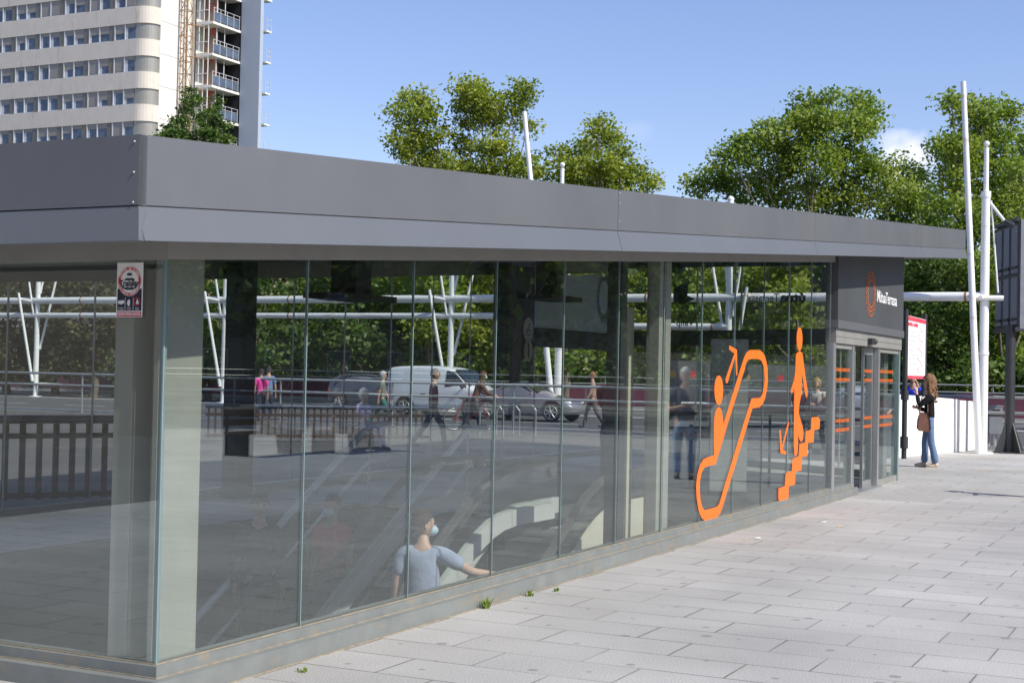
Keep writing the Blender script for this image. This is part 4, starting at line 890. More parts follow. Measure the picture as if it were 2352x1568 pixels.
# low cream building with louvres seen through the left glass
p = at(90, 836, 105); p.z = 0; L = p; lb = thing('louvred_building', L, 'pale building with horizontal sun louvres behind the trees at far left', 'building')
def lbx(g, x0, x1, y0, y1, z0, z1): return g.hexa([p+E*-x for x in ()]) if False else g.hexa([p-E*x+D*y+Vector((0, 0, z)) for z in (z0, z1) for x, y in ((x0, y0), (x1, y0), (x1, y1), (x0, y1))])
g = MB(); lbx(g, -14, 5.5, .4, 12, 0, 13); g.build('wall', m_panel, lb, loc=L)
for i in range(26): g = MB(); lbx(g, -14, 5.5, -.05, .3, 1+i*.46, 1.22+i*.46); g.build('louvre', m_cream, lb, loc=L)
g = MB(); lbx(g, -14.3, 5.8, 0, 12.3, 13, 13.5); g.build('roof', m_cream, lb, loc=L)
p2_ = at(230, 836, 100); p2_.z = 0; p = p2_; L = p
bk = thing('brick_house', L, 'tan apartment house with balconies half hidden by trees beyond the left glass', 'building')
g = MB(); lbx(g, -2, 9, 0, 12, 0, 10.5); g.build('wall', mat('tan brick', (.34, .26, .20), .85, var=.1, scale=2), bk, loc=L); g = MB(); lbx(g, -2.4, 9.4, -.4, 12.4, 10.5, 11); g.build('roof', mat('roof tile', (.28, .12, .07), .85, var=.2, scale=4), bk, loc=L)
for i in range(3):
    for j in range(4):
        g = MB(); lbx(g, -1.2+j*2.6, .2+j*2.6, -.06, .0, 1.3+i*3, 2.9+i*3); o = g.build('window', m_frame, bk, loc=L); g = MB(); lbx(g, -1.1+j*2.6, .1+j*2.6, -.08, -.061, 1.4+i*3, 2.8+i*3); g.build('pane', m_blueglass, o, loc=L)
m_dpave = mat('dark setts', (.085, .079, .074), .85, var=.2, scale=2.5, stain=((.11, .10, .095), (.3, .3, .3), .5, .6))
g = MB(); z_ = .004
for a, b, c, d in ((-30, 30.8, 6.95, 90), (23.2, 30.8, 1.5, 6.94)): g.bb(a, b, c, d, .001, z_)
tag(g.build('dark_paving', m_dpave), kind='structure')

# ================================================================== trees
def leaves(blobs, seed, size, dens, clumps=1.0, zmin=0.3, spread=1.0):
    """blobs: (centre, rx, ry, rz) -> vertices of leaf quads gathered in clumps near the shell of every blob"""
    R = np.random.default_rng(seed); out = []
    for c, rx, ry, rz in blobs:
        area = 4*math.pi*((rx*rz)**.8+(ry*rz)**.8+(rx*ry)**.8)/3
        nc = max(6, int(area*1.5*clumps)); d = R.normal(size=(nc, 3)); d /= np.linalg.norm(d, axis=1)[:, None]
        rad = R.uniform(.45, 1.08, nc)**.6; cc = np.array(c)+d*rad[:, None]*np.array([rx, ry, rz])
        k = int(dens); p = np.repeat(cc, k, 0)+R.normal(size=(nc*k, 3))*spread*np.array([.34, .34, .2])*max(1.0, min(rx, 2)*.75)
        p = p[p[:, 2] > zmin]; out.append(p)
    P = np.concatenate(out); n = len(P)
    a = R.normal(size=(n, 3)); a[:, 2] *= .55; a /= np.linalg.norm(a, axis=1)[:, None]
    b = np.cross(a, R.normal(size=(n, 3))); b /= np.linalg.norm(b, axis=1)[:, None]
    s = size*R.uniform(.6, 1.3, n)[:, None]; fold = np.cross(a, b)*s*.25
    V = np.stack([P-a*s, P-b*s*.62+fold, P+a*s, P+b*s*.62+fold], 1).reshape(-1, 3)
    return V, n
def leaf_obj(name, blobs, seed, size, dens, m, parent, loc, clumps=1.0, spread=1.0):
    V, n = leaves(blobs, seed, size, dens, clumps, .3, spread); V = V-np.array(loc)
    me = bpy.data.meshes.new(name); me.vertices.add(n*4); me.vertices.foreach_set('co', V.ravel()); me.loops.add(n*4); me.loops.foreach_set('vertex_index', np.arange(n*4, dtype=np.int32))
    me.polygons.add(n); me.polygons.foreach_set('loop_start', np.arange(0, n*4, 4, dtype=np.int32)); me.polygons.foreach_set('loop_total', np.full(n, 4, dtype=np.int32)); me.update(); me.validate()
    me.materials.append(m); o = bpy.data.objects.new(name, me); COL.objects.link(o); o.parent = parent; return o
def limb(g, pts, r0, r1, n=8):
    for i, (a, b) in enumerate(zip(pts, pts[1:])):
        k = len(pts)-1; g.tube(a, b, r0+(r1-r0)*i/k, r0+(r1-r0)*(i+1)/k, n, caps=False)
def tree(base, blobs, m, label, name='plane_tree', seed=1, size=.112, dens=44, trunk=.22, clumps=1.45, spread=1.0, group='trees beyond the road'):
    L = Vector((base[0], base[1], 0)); t = thing(name, L, label, 'tree', group); R = random.Random(seed)
    zs = [b[0][2] for b in blobs]; zt = max(zs); zl = min(zs); top = Vector((sum(b[0][0] for b in blobs)/len(blobs), sum(b[0][1] for b in blobs)/len(blobs), zt*.8))
    fork = L + (top-L)*.0 + Vector((R.uniform(-.2, .2), 0, min(zl*.8, 3.2) if zl > 2 else 1.2))
    g = MB(); limb(g, [L, L.lerp(fork, .5)+Vector((R.uniform(-.1, .1), 0, 0)), fork], trunk, trunk*.75, 12)
    for c, rx, ry, rz in blobs:
        c = Vector(c); mid = fork.lerp(c, .5)+Vector((R.uniform(-.4, .4), R.uniform(-.4, .4), R.uniform(0, .5)))
        limb(g, [fork, mid, c], trunk*.36, trunk*.07, 6)
        for _ in range(5):
            e = c+Vector((R.uniform(-1, 1)*rx, R.uniform(-1, 1)*ry, R.uniform(-.3, 1)*rz))*.85; limb(g, [c.lerp(mid, R.uniform(0, .5)), e], trunk*.08, trunk*.02, 5)
    g.build('trunk', m_bark, t, loc=L, fix=False)
    leaf_obj('crown', blobs, seed, size, dens, m, t, L, clumps, spread); return t
def blobs_px(lst, Y, depth=1.0, jit=0):
    out = []; R = random.Random(len(lst)+int(Y))
    for u, v, ru, rv in lst:
        y = Y+R.uniform(-2.0, 2.0); p = at(u, v, y); out.append(((p.x, p.y, p.z), ru/FPX*Y*.92, ru/FPX*Y*depth, rv/FPX*Y*.92))
    return out
def treepx(lst, Y, ub, m, label, **k): return tree(at(ub, 836, Y), blobs_px(lst, Y), m, label, **k)
treepx([(958, 225, 34, 30), (925, 262, 30, 24), (930, 325, 34, 48), (985, 290, 48, 45), (975, 350, 50, 40), (1075, 215, 38, 38), (1120, 240, 42, 36), (1105, 205, 18, 28), (1085, 260, 45, 38), (1140, 275, 26, 22), (1200, 215, 34, 28), (1180, 245, 22, 20), (1215, 285, 18, 24), (1130, 330, 50, 30), (1055, 330, 24, 24), (1020, 380, 60, 34), (1100, 395, 60, 34), (1170, 385, 50, 34), (1225, 390, 30, 30), (1000, 440, 90, 60), (1130, 460, 90, 60)], 78, 1090, L_lime, 'tallest lime green plane tree behind the middle of the roof, left of the leaning pole', seed=11)
treepx([(1375, 290, 24, 28), (1400, 320, 28, 28), (1350, 345, 34, 28), (1385, 365, 45, 36), (1285, 350, 24, 14), (1310, 385, 44, 30), (1340, 410, 60, 36), (1420, 400, 42, 34), (1430, 345, 18, 16), (1465, 400, 26, 22), (1490, 425, 26, 16), (1400, 460, 90, 50), (1300, 460, 70, 50)], 76, 1370, L_lime, 'smaller lime green tree right of the leaning pole above the roof', seed=12)
treepx([(1965, 240, 42, 36), (1990, 275, 36, 36), (1850, 245, 38, 26), (1900, 225, 22, 18), (1880, 275, 50, 40), (1940, 300, 60, 44), (1830, 300, 56, 46), (1770, 310, 40, 30), (1720, 335, 44, 34), (1680, 365, 40, 30), (1780, 370, 70, 46), (1870, 370, 70, 50), (1960, 375, 60, 50), (2030, 395, 44, 50), (1650, 405, 44, 30), (1610, 430, 34, 22), (1720, 430, 70, 44), (1830, 450, 80, 50), (1950, 455, 80, 50), (2060, 450, 50, 44), (1900, 560, 150, 70)], 72, 1880, L_mid, 'broad green tree rising behind the right part of the roof', seed=13)
treepx([(2185, 232, 26, 12), (2210, 245, 32, 26), (2255, 262, 30, 32), (2290, 255, 36, 22), (2325, 262, 22, 18), (2230, 300, 40, 36), (2290, 305, 44, 34), (2190, 335, 44, 26), (2160, 345, 22, 18), (2220, 360, 56, 40), (2290, 380, 60, 50), (2335, 420, 36, 70), (2190, 410, 44, 34), (2250, 450, 80, 50), (2200, 500, 80, 50), (2300, 520, 80, 70)], 66, 2250, L_mid, 'tall green tree behind the two white masts at the right', seed=14)
treepx([(2090, 400, 26, 30), (2110, 430, 34, 34), (2135, 470, 44, 40), (2070, 490, 60, 30), (2150, 560, 70, 60)], 82, 2110, L_dark, 'dark tree in the gap between the two big trees, below the cloud', seed=15)
treepx([(2350, 340, 30, 40), (2370, 420, 50, 60), (2360, 560, 60, 100), (2390, 760, 70, 100)], 74, 2375, L_dark, 'dark tree at the very right edge behind the billboard', seed=16)
treepx([(2110, 640, 70, 60), (2190, 620, 70, 60), (2130, 740, 70, 70), (2210, 760, 80, 80), (2170, 850, 90, 50), (2060, 700, 50, 90)], 63, 2150, L_dark, 'dense dark green tree behind the map sign', seed=17)
treepx([(2290, 620, 70, 70), (2340, 700, 70, 80), (2290, 800, 70, 70), (2350, 850, 60, 50), (2400, 650, 60, 120)], 62, 2310, L_mid, 'low spreading green tree behind the litter bin and billboard post', seed=18)
# poplars in front of the tower
treepx([(436, 212, 9, 14), (430, 235, 13, 18), (424, 262, 17, 20), (412, 285, 20, 18), (455, 232, 9, 22), (462, 265, 10, 22), (392, 300, 20, 16), (420, 318, 34, 22), (460, 300, 16, 20), (375, 318, 16, 14), (400, 370, 60, 40)], 84, 425, L_dark, 'dark upright poplar with two spires in front of the tower balconies', name='poplar_tree', seed=21, size=.11, spread=.5, dens=26, clumps=3, trunk=.12)
treepx([(500, 236, 8, 14), (494, 258, 14, 18), (488, 282, 18, 18), (506, 290, 16, 20), (480, 312, 24, 20), (522, 318, 10, 12), (505, 318, 18, 12), (510, 370, 50, 40)], 86, 498, L_dark, 'shorter dark poplar to the right, covering the lowest balconies', name='poplar_tree', seed=22, size=.11, spread=.5, dens=26, clumps=3, trunk=.12)
# the belt of park trees seen through the glass
belt = [(20, 70, L_olive, 'olive brown park tree at the far left edge behind the hall'), (130, 74, L_dark, 'dark park tree behind the first white mast from the left'), (215, 68, L_olive, 'olive brown park tree in front of the tan house'), (330, 76, L_dark, 'dark park tree behind the corner column'),
        (480, 70, L_mid, 'green park tree left of the second white mast'), (575, 66, L_dark, 'dark park tree behind the dark column nearest the corner'), (690, 74, L_mid, 'green park tree in the bay right of the dark column'), (790, 68, L_dark, 'dark park tree behind the first ceiling pylon'),
        (900, 72, L_dark, 'dark park tree above the white van'), (985, 68, L_mid, 'green park tree just left of the middle white mast'), (1090, 70, L_lime, 'lime green park tree right of the middle white mast'), (1200, 73, L_dark, 'dark park tree behind the column with the round stickers'),
        (1300, 66, L_mid, 'green park tree below the pale back sign'), (1400, 71, L_lime, 'lime green park tree at the right of the pale back sign'), (1520, 75, L_dark, 'dark park tree behind the pair of inner columns'), (1600, 67, L_mid, 'green park tree behind the notice board and reversed lettering'),
        (1720, 70, L_mid, 'green park tree behind the escalator symbol'), (1830, 65, L_lime, 'bright green park tree behind the standing figure symbol'), (1930, 70, L_dark, 'dark park tree behind the sliding doors'), (2020, 68, L_mid, 'green park tree behind the portal sign')]
for i, (u, Y, m_, lab) in enumerate(belt):
    R = random.Random(100+i); bl = []
    for v, n in ((640, 2), (700, 2), (765, 2), (820, 2)):
        for k in range(n): bl.append((u+R.uniform(-70, 70), v+R.uniform(-18, 18)+(-8 if u > 600 else 12), R.uniform(48, 66), R.uniform(34, 46)))
    if 560 < u < 1500 or u > 1540: bl += [(u, 570, 60, 40)]
    treepx(bl, Y, u, m_, lab, name='park_tree', seed=200+i, size=.15, dens=28, clumps=1.05, group='park trees seen through the glass hall')
# hedge-like undergrowth along the wall
bl = []
for i in range(60):
    R = random.Random(i); t = -28+i*2.3; p = B(57.5+R.uniform(0, 2), t, R.uniform(.6, 1.9)); bl.append(((p.x, p.y, p.z), 1.5, 1.2, R.uniform(.7, 1.5)))
V = Vector((0, 0, 0)); ug = leaf_obj('undergrowth', bl, 5, .19, 12, L_dark, None, V); tag(ug, kind='stuff')
bl = []
for i in range(46):
    R = random.Random(900+i); 
    for k in range(3): q = B(80+R.uniform(0, 6), -30+i*4.4+R.uniform(-1, 1), 1.2+k*3.0+R.uniform(-.5, .8)); bl.append(((q.x, q.y, q.z), 3.0, 2.0, 2.2))
tag(leaf_obj('distant_wood', bl, 77, .36, 15, L_dark, None, V, 1.0), kind='stuff')
# unseen trees added to darken the mirrored sky, and buildings the long glass mirrors
for i, (ang, dist, m_) in enumerate(((36, 52, L_dark), (42, 48, L_mid), (47, 50, L_dark), (52, 46, L_dark), (58, 50, L_mid), (64, 44, L_dark), (70, 42, L_dark), (77, 44, L_mid))):
    x = math.sin(R_(ang))*dist; y = math.cos(R_(ang))*dist; R = random.Random(300+i); bl = []
    for k in range(11): bl.append(((x+R.uniform(-3.2, 3.2), y+R.uniform(-3, 3), R.uniform(3.2, 12.5)), R.uniform(1.8, 2.8), R.uniform(1.8, 2.6), R.uniform(1.4, 2.1)))
    tree((x, y), bl, m_, ('dark', 'green', 'dusky', 'deep green', 'leafy', 'shady', 'near dark', 'edge')[i] + ' tree added out of view to darken the sky mirrored in the long glass wall', name='added_tree', seed=300+i, size=.3, dens=9, clumps=.55, group='unseen trees added to darken the mirrored sky')
def block(cx, cy, w, d, h, ang, wallm, label, floors, cols):
    L = Vector((cx, cy, 0)); o = thing('apartment_block', L, label, 'building', None, ang); 
    g = MB(); g.box(-w/2, w/2, -d/2, d/2, 0, h); g.build('wall', wallm, o); g = MB(); g.box(-w/2-.3, w/2+.3, -d/2-.3, d/2+.3, h, h+.4); g.build('roof', m_brownrail, o)
    for i in range(floors):
        for j in range(cols):
            x = -w/2+(j+.5)*w/cols; z = 1.2+i*h/floors
            g = MB(); g.box(x-.75, x+.75, -d/2-.05, -d/2, z, z+1.5); q = g.build('window', m_frame, o); g = MB(); g.box(x-.68, x+.68, -d/2-.07, -d/2-.051, z+.06, z+1.44); g.build('pane', m_blueglass, q)
            if (i+j) % 2: g = MB(); g.box(x-1.1, x+1.1, -d/2-.9, -d/2-.0, z-.25, z-.1); g.box(x-1.1, x+1.1, -d/2-.9, -d/2-.86, z-.1, z+.8); g.build('balcony', m_panel, o)
m_bwall = mat('block render', (.15, .125, .105), .85, var=.1, scale=1.5)
block(62, 58, 60, 10, 17, R_(-46), m_bwall, 'long brown apartment block mirrored behind the added trees', 5, 16)
block(-30, -8, 30, 10, 15, math.pi+R_(-62)+math.pi, m_bwall, 'brown apartment block behind the camera mirrored in the corner glass', 4, 8)
block(66, 12, 40, 10, 16, R_(-80), mat('block render grey', (.22, .21, .2), .85, var=.1), 'grey apartment block beyond the plaza, mirrored in the glass', 5, 11)

# ================================================================== vehicles
def loftx(g, st, mi=0):
    """st: list of (x, [(y, z) ...]) half sections from top centre to bottom centre"""
    n = len(st[0][1]); vs = []
    for x, pr in st: vs += [(x, y, z) for y, z in pr] + [(x, -y, z) for y, z in pr[::-1]]
    k = 2*n; fs = [(i*k+j, i*k+(j+1) % k, (i+1)*k+(j+1) % k, (i+1)*k+j) for i in range(len(st)-1) for j in range(k)]
    fs += [tuple(range(k)), tuple((len(st)-1)*k+j for j in range(k))[::-1]]; g.add(vs, fs, mi, True)
def wheel(x, y, r, w, par, m_rim):
    s = 1 if y > 0 else -1; wo = bpy.data.objects.new('wheel', None); COL.objects.link(wo); wo.parent = par; wo.location = (x, y, r)
    g = MB(); g.torus((0, 0, 0), (0, 1, 0), r-.055, .055, 30, 8); g.tube((0, -w/2, 0), (0, w/2-.02, 0), r-.03, n=26); g.build('tyre', m_black, wo)
    g = MB()
    for k in range(7):
        q = 2*math.pi*k/7; g.tube((0, s*(w/2+.005), 0), (math.cos(q)*(r-.1), s*(w/2+.0), math.sin(q)*(r-.1)), .03, .022, 6)
    g.torus((0, s*(w/2), 0), (0, 1, 0), r-.10, .018, 26, 6); g.ball((0, s*w/2, 0), .05); g.build('rim', m_rim, wo)
m_carglass = mat('car glass', (.015, .018, .02), .05, var=.02, spec=.8)
def paint(n, c, metal=0.0):
    m_ = mat(n, c, .28, metal, var=.02); m_.node_tree.nodes['Principled BSDF'].inputs['Coat Weight'].default_value = .7; m_.node_tree.nodes['Principled BSDF'].inputs['Coat Roughness'].default_value = .05; return m_
def car(kind, loc, rz, m_, label, cat, name):
    root = thing(name, loc, label, cat, None, rz)
    def sec(w, zb, zw, wr, zr, wz):  # w half width, zb sill, zw belt, wr roof half width, zr roof
        return [(0, zr), (wr*.6, zr-.005), (wr*.93, zr-.03), (wr, zr-.09), (w*.985, zw+.02), (w, zw-.10), (w*1.0, zb+.25), (w*.96, zb+.02), (w*.85, zb), (0, zb)]
    if kind == 'van':
        S = [(-2.17, .74, .42, .98, .70, 1.66), (-2.12, .84, .30, .98, .76, 1.76), (-1.6, .88, .25, .98, .79, 1.82), (-.4, .90, .25, .98, .80, 1.84), (.35, .90, .25, .98, .78, 1.80), (.62, .90, .25, .98, .74, 1.70), (1.30, .89, .25, 1.00, .80, 1.11), (1.75, .86, .25, .92, .78, .99), (2.08, .76, .28, .74, .64, .80), (2.19, .62, .38, .6, .5, .62)]
        wb = (-1.32, 1.36); wr = .32; side = [[(.30, 1.08), (1.18, 1.06), (1.10, 1.18), (.62, 1.62), (.36, 1.66)]]; ws = (.66, 1.28, .70, .78, 1.68, 1.14)
    elif kind == 'roadster':
        S = [(-2.02, .66, .42, .72, .56, .80), (-1.95, .80, .30, .80, .66, .93), (-1.5, .88, .2, .82, .70, 1.00), (-1.12, .89, .18, .82, .68, 1.05), (-.72, .89, .18, .82, .58, 1.26), (-.30, .89, .18, .82, .55, 1.31), (.05, .89, .18, .82, .54, 1.27), (.62, .89, .18, .82, .66, .95), (1.2, .88, .2, .74, .7, .86), (1.75, .82, .24, .64, .66, .72), (2.02, .6, .34, .5, .48, .56)]
        wb = (-1.22, 1.22); wr = .33; side = [[(-.95, .93), (.50, .90), (.42, .97), (.05, 1.20), (-.3, 1.25), (-.6, 1.22), (-.85, 1.05)]]; ws = (.1, .58, .5, .62, 1.25, .97)
    else:
        S = [(-1.95, .66, .42, .85, .56, 1.1), (-1.85, .8, .3, .92, .62, 1.3), (-1.3, .86, .2, .92, .62, 1.46), (-.2, .87, .2, .92, .62, 1.49), (.3, .87, .2, .92, .6, 1.43), (.95, .87, .2, .93, .72, 1.02), (1.5, .84, .22, .84, .7, .92), (1.92, .7, .3, .6, .55, .7)]
        wb = (-1.2, 1.22); wr = .31; side = [[(-1.6, .98), (.8, .98), (.7, 1.06), (.28, 1.36), (-.2, 1.42), (-1.3, 1.38)]]; ws = (.36, .9, .56, .7, 1.41, 1.04)
    g = MB(); loftx(g, [(x, sec(w, zb, zw, wr_, zr, 0)) for x, w, zb, zw, wr_, zr in S]); body = g.build('body', m_, root)
    sub = body.modifiers.new('s', 'SUBSURF'); sub.levels = 1; sub.render_levels = 2
    def half(x, z):
        for a, b in zip(S, S[1:]):
            if a[0] <= x <= b[0]:
                f = (x-a[0])/(b[0]-a[0]); q = [a[i]+(b[i]-a[i])*f for i in range(6)]; w, zb, zw, wr_, zr = q[1:]
                zz = max(0, min(1, (z-zw)/(max(zr-.09-zw, .02)))); return w*.985+(wr_-w*.985)*zz
        return .8
    for s in (-1, 1):
        for poly in side:
            g = MB(); pts = [(x, s*(half(x, z)+.006), z) for x, z in poly]; g.add(pts+[(x, y-s*.03, z) for x, y, z in pts], [tuple(range(len(pts))), tuple(range(len(pts), 2*len(pts)))[::-1]]+[(i, (i+1) % len(pts), len(pts)+(i+1) % len(pts), len(pts)+i) for i in range(len(pts))]); g.build('side_window', m_carglass, root)
        g = MB(); x = side[0][1][0]-.12; g.ball((x, s*(half(x, 1.0)+.10), side[0][1][1]+.03), .09, 0, 10, 6, (.6, .9, .7)); g.tube((x, s*half(x, 1.0), side[0][1][1]), (x, s*(half(x, 1)+.1), side[0][1][1]+.02), .025, n=6); g.build('wing_mirror', m_ if kind != 'van' else m_black, root)
        g = MB(); g.bb if 0 else None; x = wb[0]+.75; hw = half(x, .8)+.012; g.box(x-.1, x+.1, s*hw-.012, s*hw+.012, .80, .83); g.build('door_handle', m_dark, root)
        for wx in wb:
            g = MB(); yy = s*(S[4][1]+.004); g.prism([(wx+(wr+.06)*math.cos(q), yy, wr+.02+(wr+.06)*math.sin(q)) for q in [math.pi*1.06*i/16-.1 for i in range(17)]], (0, -s*.05, 0)); g.build('wheel_arch', m_black, root)
            wheel(wx, s*(S[4][1]-.06), wr, .2, root, m_alu)
        g = MB(); xf = S[-2][0]-.08; g.ball((xf, s*.58, S[-2][5]-.06 if kind != 'van' else .82), .13, 0, 10, 8, (1.2, .9, .7)); g.build('headlight', m_wht, root)
        g = MB(); xr = S[1][0]+.0; g.ball((xr+.02, s*.70, .78 if kind != 'van' else 1.1), .10, 0, 10, 8, (.7, 1, 1.6 if kind == 'van' else .7)); g.build('tail_light', m_red, root)
    x0, x1, w0, w1, z0, z1 = ws
    g = MB(); g.add([(x0, -w0, z0+.03), (x0, w0, z0+.03), (x1, w1, z1+.02), (x1, -w1, z1+.02), (x0, -w0, z0-.03), (x0, w0, z0-.03), (x1, w1, z1-.05), (x1, -w1, z1-.05)], [(0, 1, 2, 3), (7, 6, 5, 4), (0, 4, 5, 1), (1, 5, 6, 2), (2, 6, 7, 3), (3, 7, 4, 0)]); g.build('windscreen', m_carglass, root)
    return root
RC = math.atan2(-E.y, -E.x)
p = at(1032, 836, 52.0); car('van', (p.x, p.y, .006), RC, paint('white van paint', (.80, .82, .82)), 'white delivery van with dark cab windows driving on the road behind the hall', 'van', 'delivery_van')
p = at(1219, 836, 49.6); car('roadster', (p.x, p.y, .006), RC, paint('silver paint', (.24, .245, .27), .45), 'silver two seat sports car on the road just ahead of the white van', 'car', 'sports_car')
p = at(868, 836, 57.5); car('hatch', (p.x, p.y, .006), RC, paint('dark grey paint', (.16, .17, .18), .5), 'dark grey hatchback half hidden behind the white van', 'car', 'parked_car')
p = at(1975, 836, 50.5); car('hatch', (p.x, p.y, .006), RC+math.pi/2*1.1, paint('pale silver paint', (.5, .52, .54), .5), 'pale silver car seen head on through the open sliding doors', 'car', 'parked_car')

# ================================================================== people
def skinned(nodes, edges, root, subdiv=1):
    """nodes: name -> (point, radius x, radius y); grows one continuous surface along the edges"""
    names = list(nodes); idx = {n: i for i, n in enumerate(names)}
    me = bpy.data.meshes.new('sk'); me.from_pydata([nodes[n][0] for n in names], [(idx[a], idx[b]) for a, b in edges], [])
    ob = bpy.data.objects.new('sk', me); COL.objects.link(ob); sk = ob.modifiers.new('skin', 'SKIN'); sk.branch_smoothing = .4
    if not me.skin_vertices: raise RuntimeError('no skin layer')
    for i, n in enumerate(names):
        me.skin_vertices[0].data[i].radius = nodes[n][1:3]; me.skin_vertices[0].data[i].use_root = (n == root)
    sb = ob.modifiers.new('sub', 'SUBSURF'); sb.levels = subdiv; sb.render_levels = subdiv
    ev = ob.evaluated_get(bpy.context.evaluated_depsgraph_get()); m2 = bpy.data.meshes.new_from_object(ev)
    vs = [v.co.copy() for v in m2.vertices]; fs = [tuple(p.vertices) for p in m2.polygons]
    bpy.data.objects.remove(ob); bpy.data.meshes.remove(me); bpy.data.meshes.remove(m2); return vs, fs
SKINS = {'light': (.58, .36, .27), 'tan': (.45, .26, .18)}
m_eye = mat('eye dark', (.02, .015, .012), .2, var=.0); m_lip = mat('lip', (.40, .14, .12), .5, var=.02); m_mask = mat('face mask', (.45, .62, .70), .8, var=.03)
def cloth(col, n=None): return mat('cloth %.2f %.2f %.2f' % col, col, .85, var=.14, scale=9, bump=.35, bscale=18, spec=.2)
def person(loc, facing, H, label, top, legs, hair='short', hcol=(.06, .04, .03), skin='light', arms=('down', 'down'), stride=0.0, sit=False, sleeve='short', flare=0.0, mask=False, lean=0.0, bare_legs=False, shoe=(.03, .03, .03), build_=1.0, group=None, opencoat=None, turn=0.0, name='person'):
    root = thing(name, loc, label, 'person', group, facing); h = H
    V3 = lambda x, y, z: Vector((x*h, y*h, z*h)); bw = build_
    drop = .245 if sit else 0.0
    def up(p): 
        q = Vector(p); q.z -= drop*h; k = (q.z-(.52-drop)*h)
        if k > 0: q.y += k*lean
        return q
    N = {}
    N['pelvis'] = (up(V3(0, 0, .525)), .088*h*bw, .062*h*bw); N['waist'] = (up(V3(0, .0, .60)), .078*h*bw, .058*h*bw); N['chest'] = (up(V3(0, .0, .71)), .094*h*bw, .064*h*bw)
    N['collar'] = (up(V3(0, -.008, .795)), .062*h, .045*h); N['neck'] = (up(V3(0, .0, .845)), .031*h, .031*h); N['skull'] = (up(V3(0, .012, .89)), .036*h, .04*h)
    edges = [('pelvis', 'waist'), ('waist', 'chest'), ('chest', 'collar'), ('collar', 'neck'), ('neck', 'skull')]
    hands = {}
    for i, (S, sx) in enumerate((('l', -1), ('r', 1))):
        sh = up(V3(.098*sx*bw, -.005, .785)); pose = arms[i]; L1, L2 = .168*h, .148*h
        dirs = {'down': ((.16, .02, -1), (.06, .16, -1)), 'phone': ((.22, .12, -1), (-.75, .95, .25)), 'face': ((.05, .75, -.65), (-.35, .15, 1.0)), 'point': ((.25, .75, -.75), (-.1, .75, .35)),
                'rail': ((.75, .3, -.5), (.75, .5, -.12)), 'bars': ((.2, .55, -.75), (-.1, .9, -.35)), 'lap': ((.15, .25, -1), (-.45, .95, -.1)), 'swing': ((.12, .30, -1), (.0, .55, -1)), 'back': ((.12, -.28, -1), (0, -.1, -1)), 'lean': ((.1, .8, -.5), (-.25, .25, 1))}[pose]
        d1 = Vector((dirs[0][0]*sx, dirs[0][1], dirs[0][2])).normalized(); d2 = Vector((dirs[1][0]*sx, dirs[1][1], dirs[1][2])).normalized()
        el = sh+d1*L1; wr = el+d2*L2
        N['sh'+S] = (sh, .036*h, .036*h); N['el'+S] = (el, .025*h, .025*h); N['wr'+S] = (wr, .0155*h, .018*h); pm = wr+d2*.038*h; N['pm'+S] = (pm, .022*h, .013*h)
        edges += [('collar', 'sh'+S), ('sh'+S, 'el'+S), ('el'+S, 'wr'+S), ('wr'+S, 'pm'+S)]
        side = d2.cross(Vector((sx, 0, 0)) if abs(d2.x) < .7 else Vector((0, 0, 1))).normalized(); nrm = d2.cross(side).normalized(); 
        if nrm.x*sx > 0: nrm = -nrm
        for k, (off, ln) in enumerate(((-.013, .040), (-.004, .045), (.005, .042), (.013, .033))):
            a = pm+side*off*h+d2*.016*h; b = a+(d2*.85+nrm*.25).normalized()*ln*.55*h; c = b+(d2*.6+nrm*.7).normalized()*ln*.45*h
            N['f%d%s' % (k, S)] = (a, .0062*h, .0062*h); N['g%d%s' % (k, S)] = (b, .0055*h, .0055*h); N['t%d%s' % (k, S)] = (c, .0045*h, .0045*h)
            edges += [('pm'+S, 'f%d%s' % (k, S)), ('f%d%s' % (k, S), 'g%d%s' % (k, S)), ('g%d%s' % (k, S), 't%d%s' % (k, S))]
        a = wr+d2*.015*h-side*.018*h; b = a+(d2*.7-side*.6+nrm*.3).normalized()*.026*h; N['u'+S] = (a, .0075*h, .0075*h); N['v'+S] = (b, .006*h, .006*h); edges += [('wr'+S, 'u'+S), ('u'+S, 'v'+S)]
        hands[S] = pm
        # leg
        hp_ = V3(.052*sx*bw, 0, .50-drop); sw = stride*sx
        if sit: kn = hp_+V3(.02*sx, .24, .0); an = kn+V3(0, .02, -.215); 
        else: kn = hp_+Vector((.004*sx*h, (sw*.24+.012)*h, -(.235)*h)); an = kn+Vector((0, (sw*.20-.05*abs(sw)*2-.015)*h, -(.225-.02*abs(sw))*h)); 
        an.z = .042*h if not (not sit and sw < -.3) else .062*h
        toe = an+V3(.012*sx, .085, -.022); heel = an+V3(0, -.02, -.02)
        N['hp'+S] = (hp_, .052*h*bw, .055*h*bw); N['kn'+S] = (kn, .034*h, .034*h); N['ca'+S] = (kn.lerp(an, .35)+V3(0, -.008, 0), .032*h, .034*h); N['an'+S] = (an, .019*h, .022*h); N['to'+S] = (toe, .022*h, .014*h)
        edges += [('pelvis', 'hp'+S), ('hp'+S, 'kn'+S), ('kn'+S, 'ca'+S), ('ca'+S, 'an'+S), ('an'+S, 'to'+S)]
    m_sk = mat('skin '+skin, SKINS[skin], .55, var=.06, scale=8)
    # body surface with head sculpted in; thinner where clothed
    NB = {k: (v[0], v[1]*(.86 if k[:2] in ('pe', 'wa', 'ch', 'hp') or (k[:2] in ('kn', 'ca') and not bare_legs) else 1), v[2]*(.86 if k[:2] in ('pe', 'wa', 'ch', 'hp') else 1)) for k, v in N.items()}
    vs, fs = skinned(NB, edges, 'pelvis', 1); b = MB(); b.add(vs, fs, 0, True)
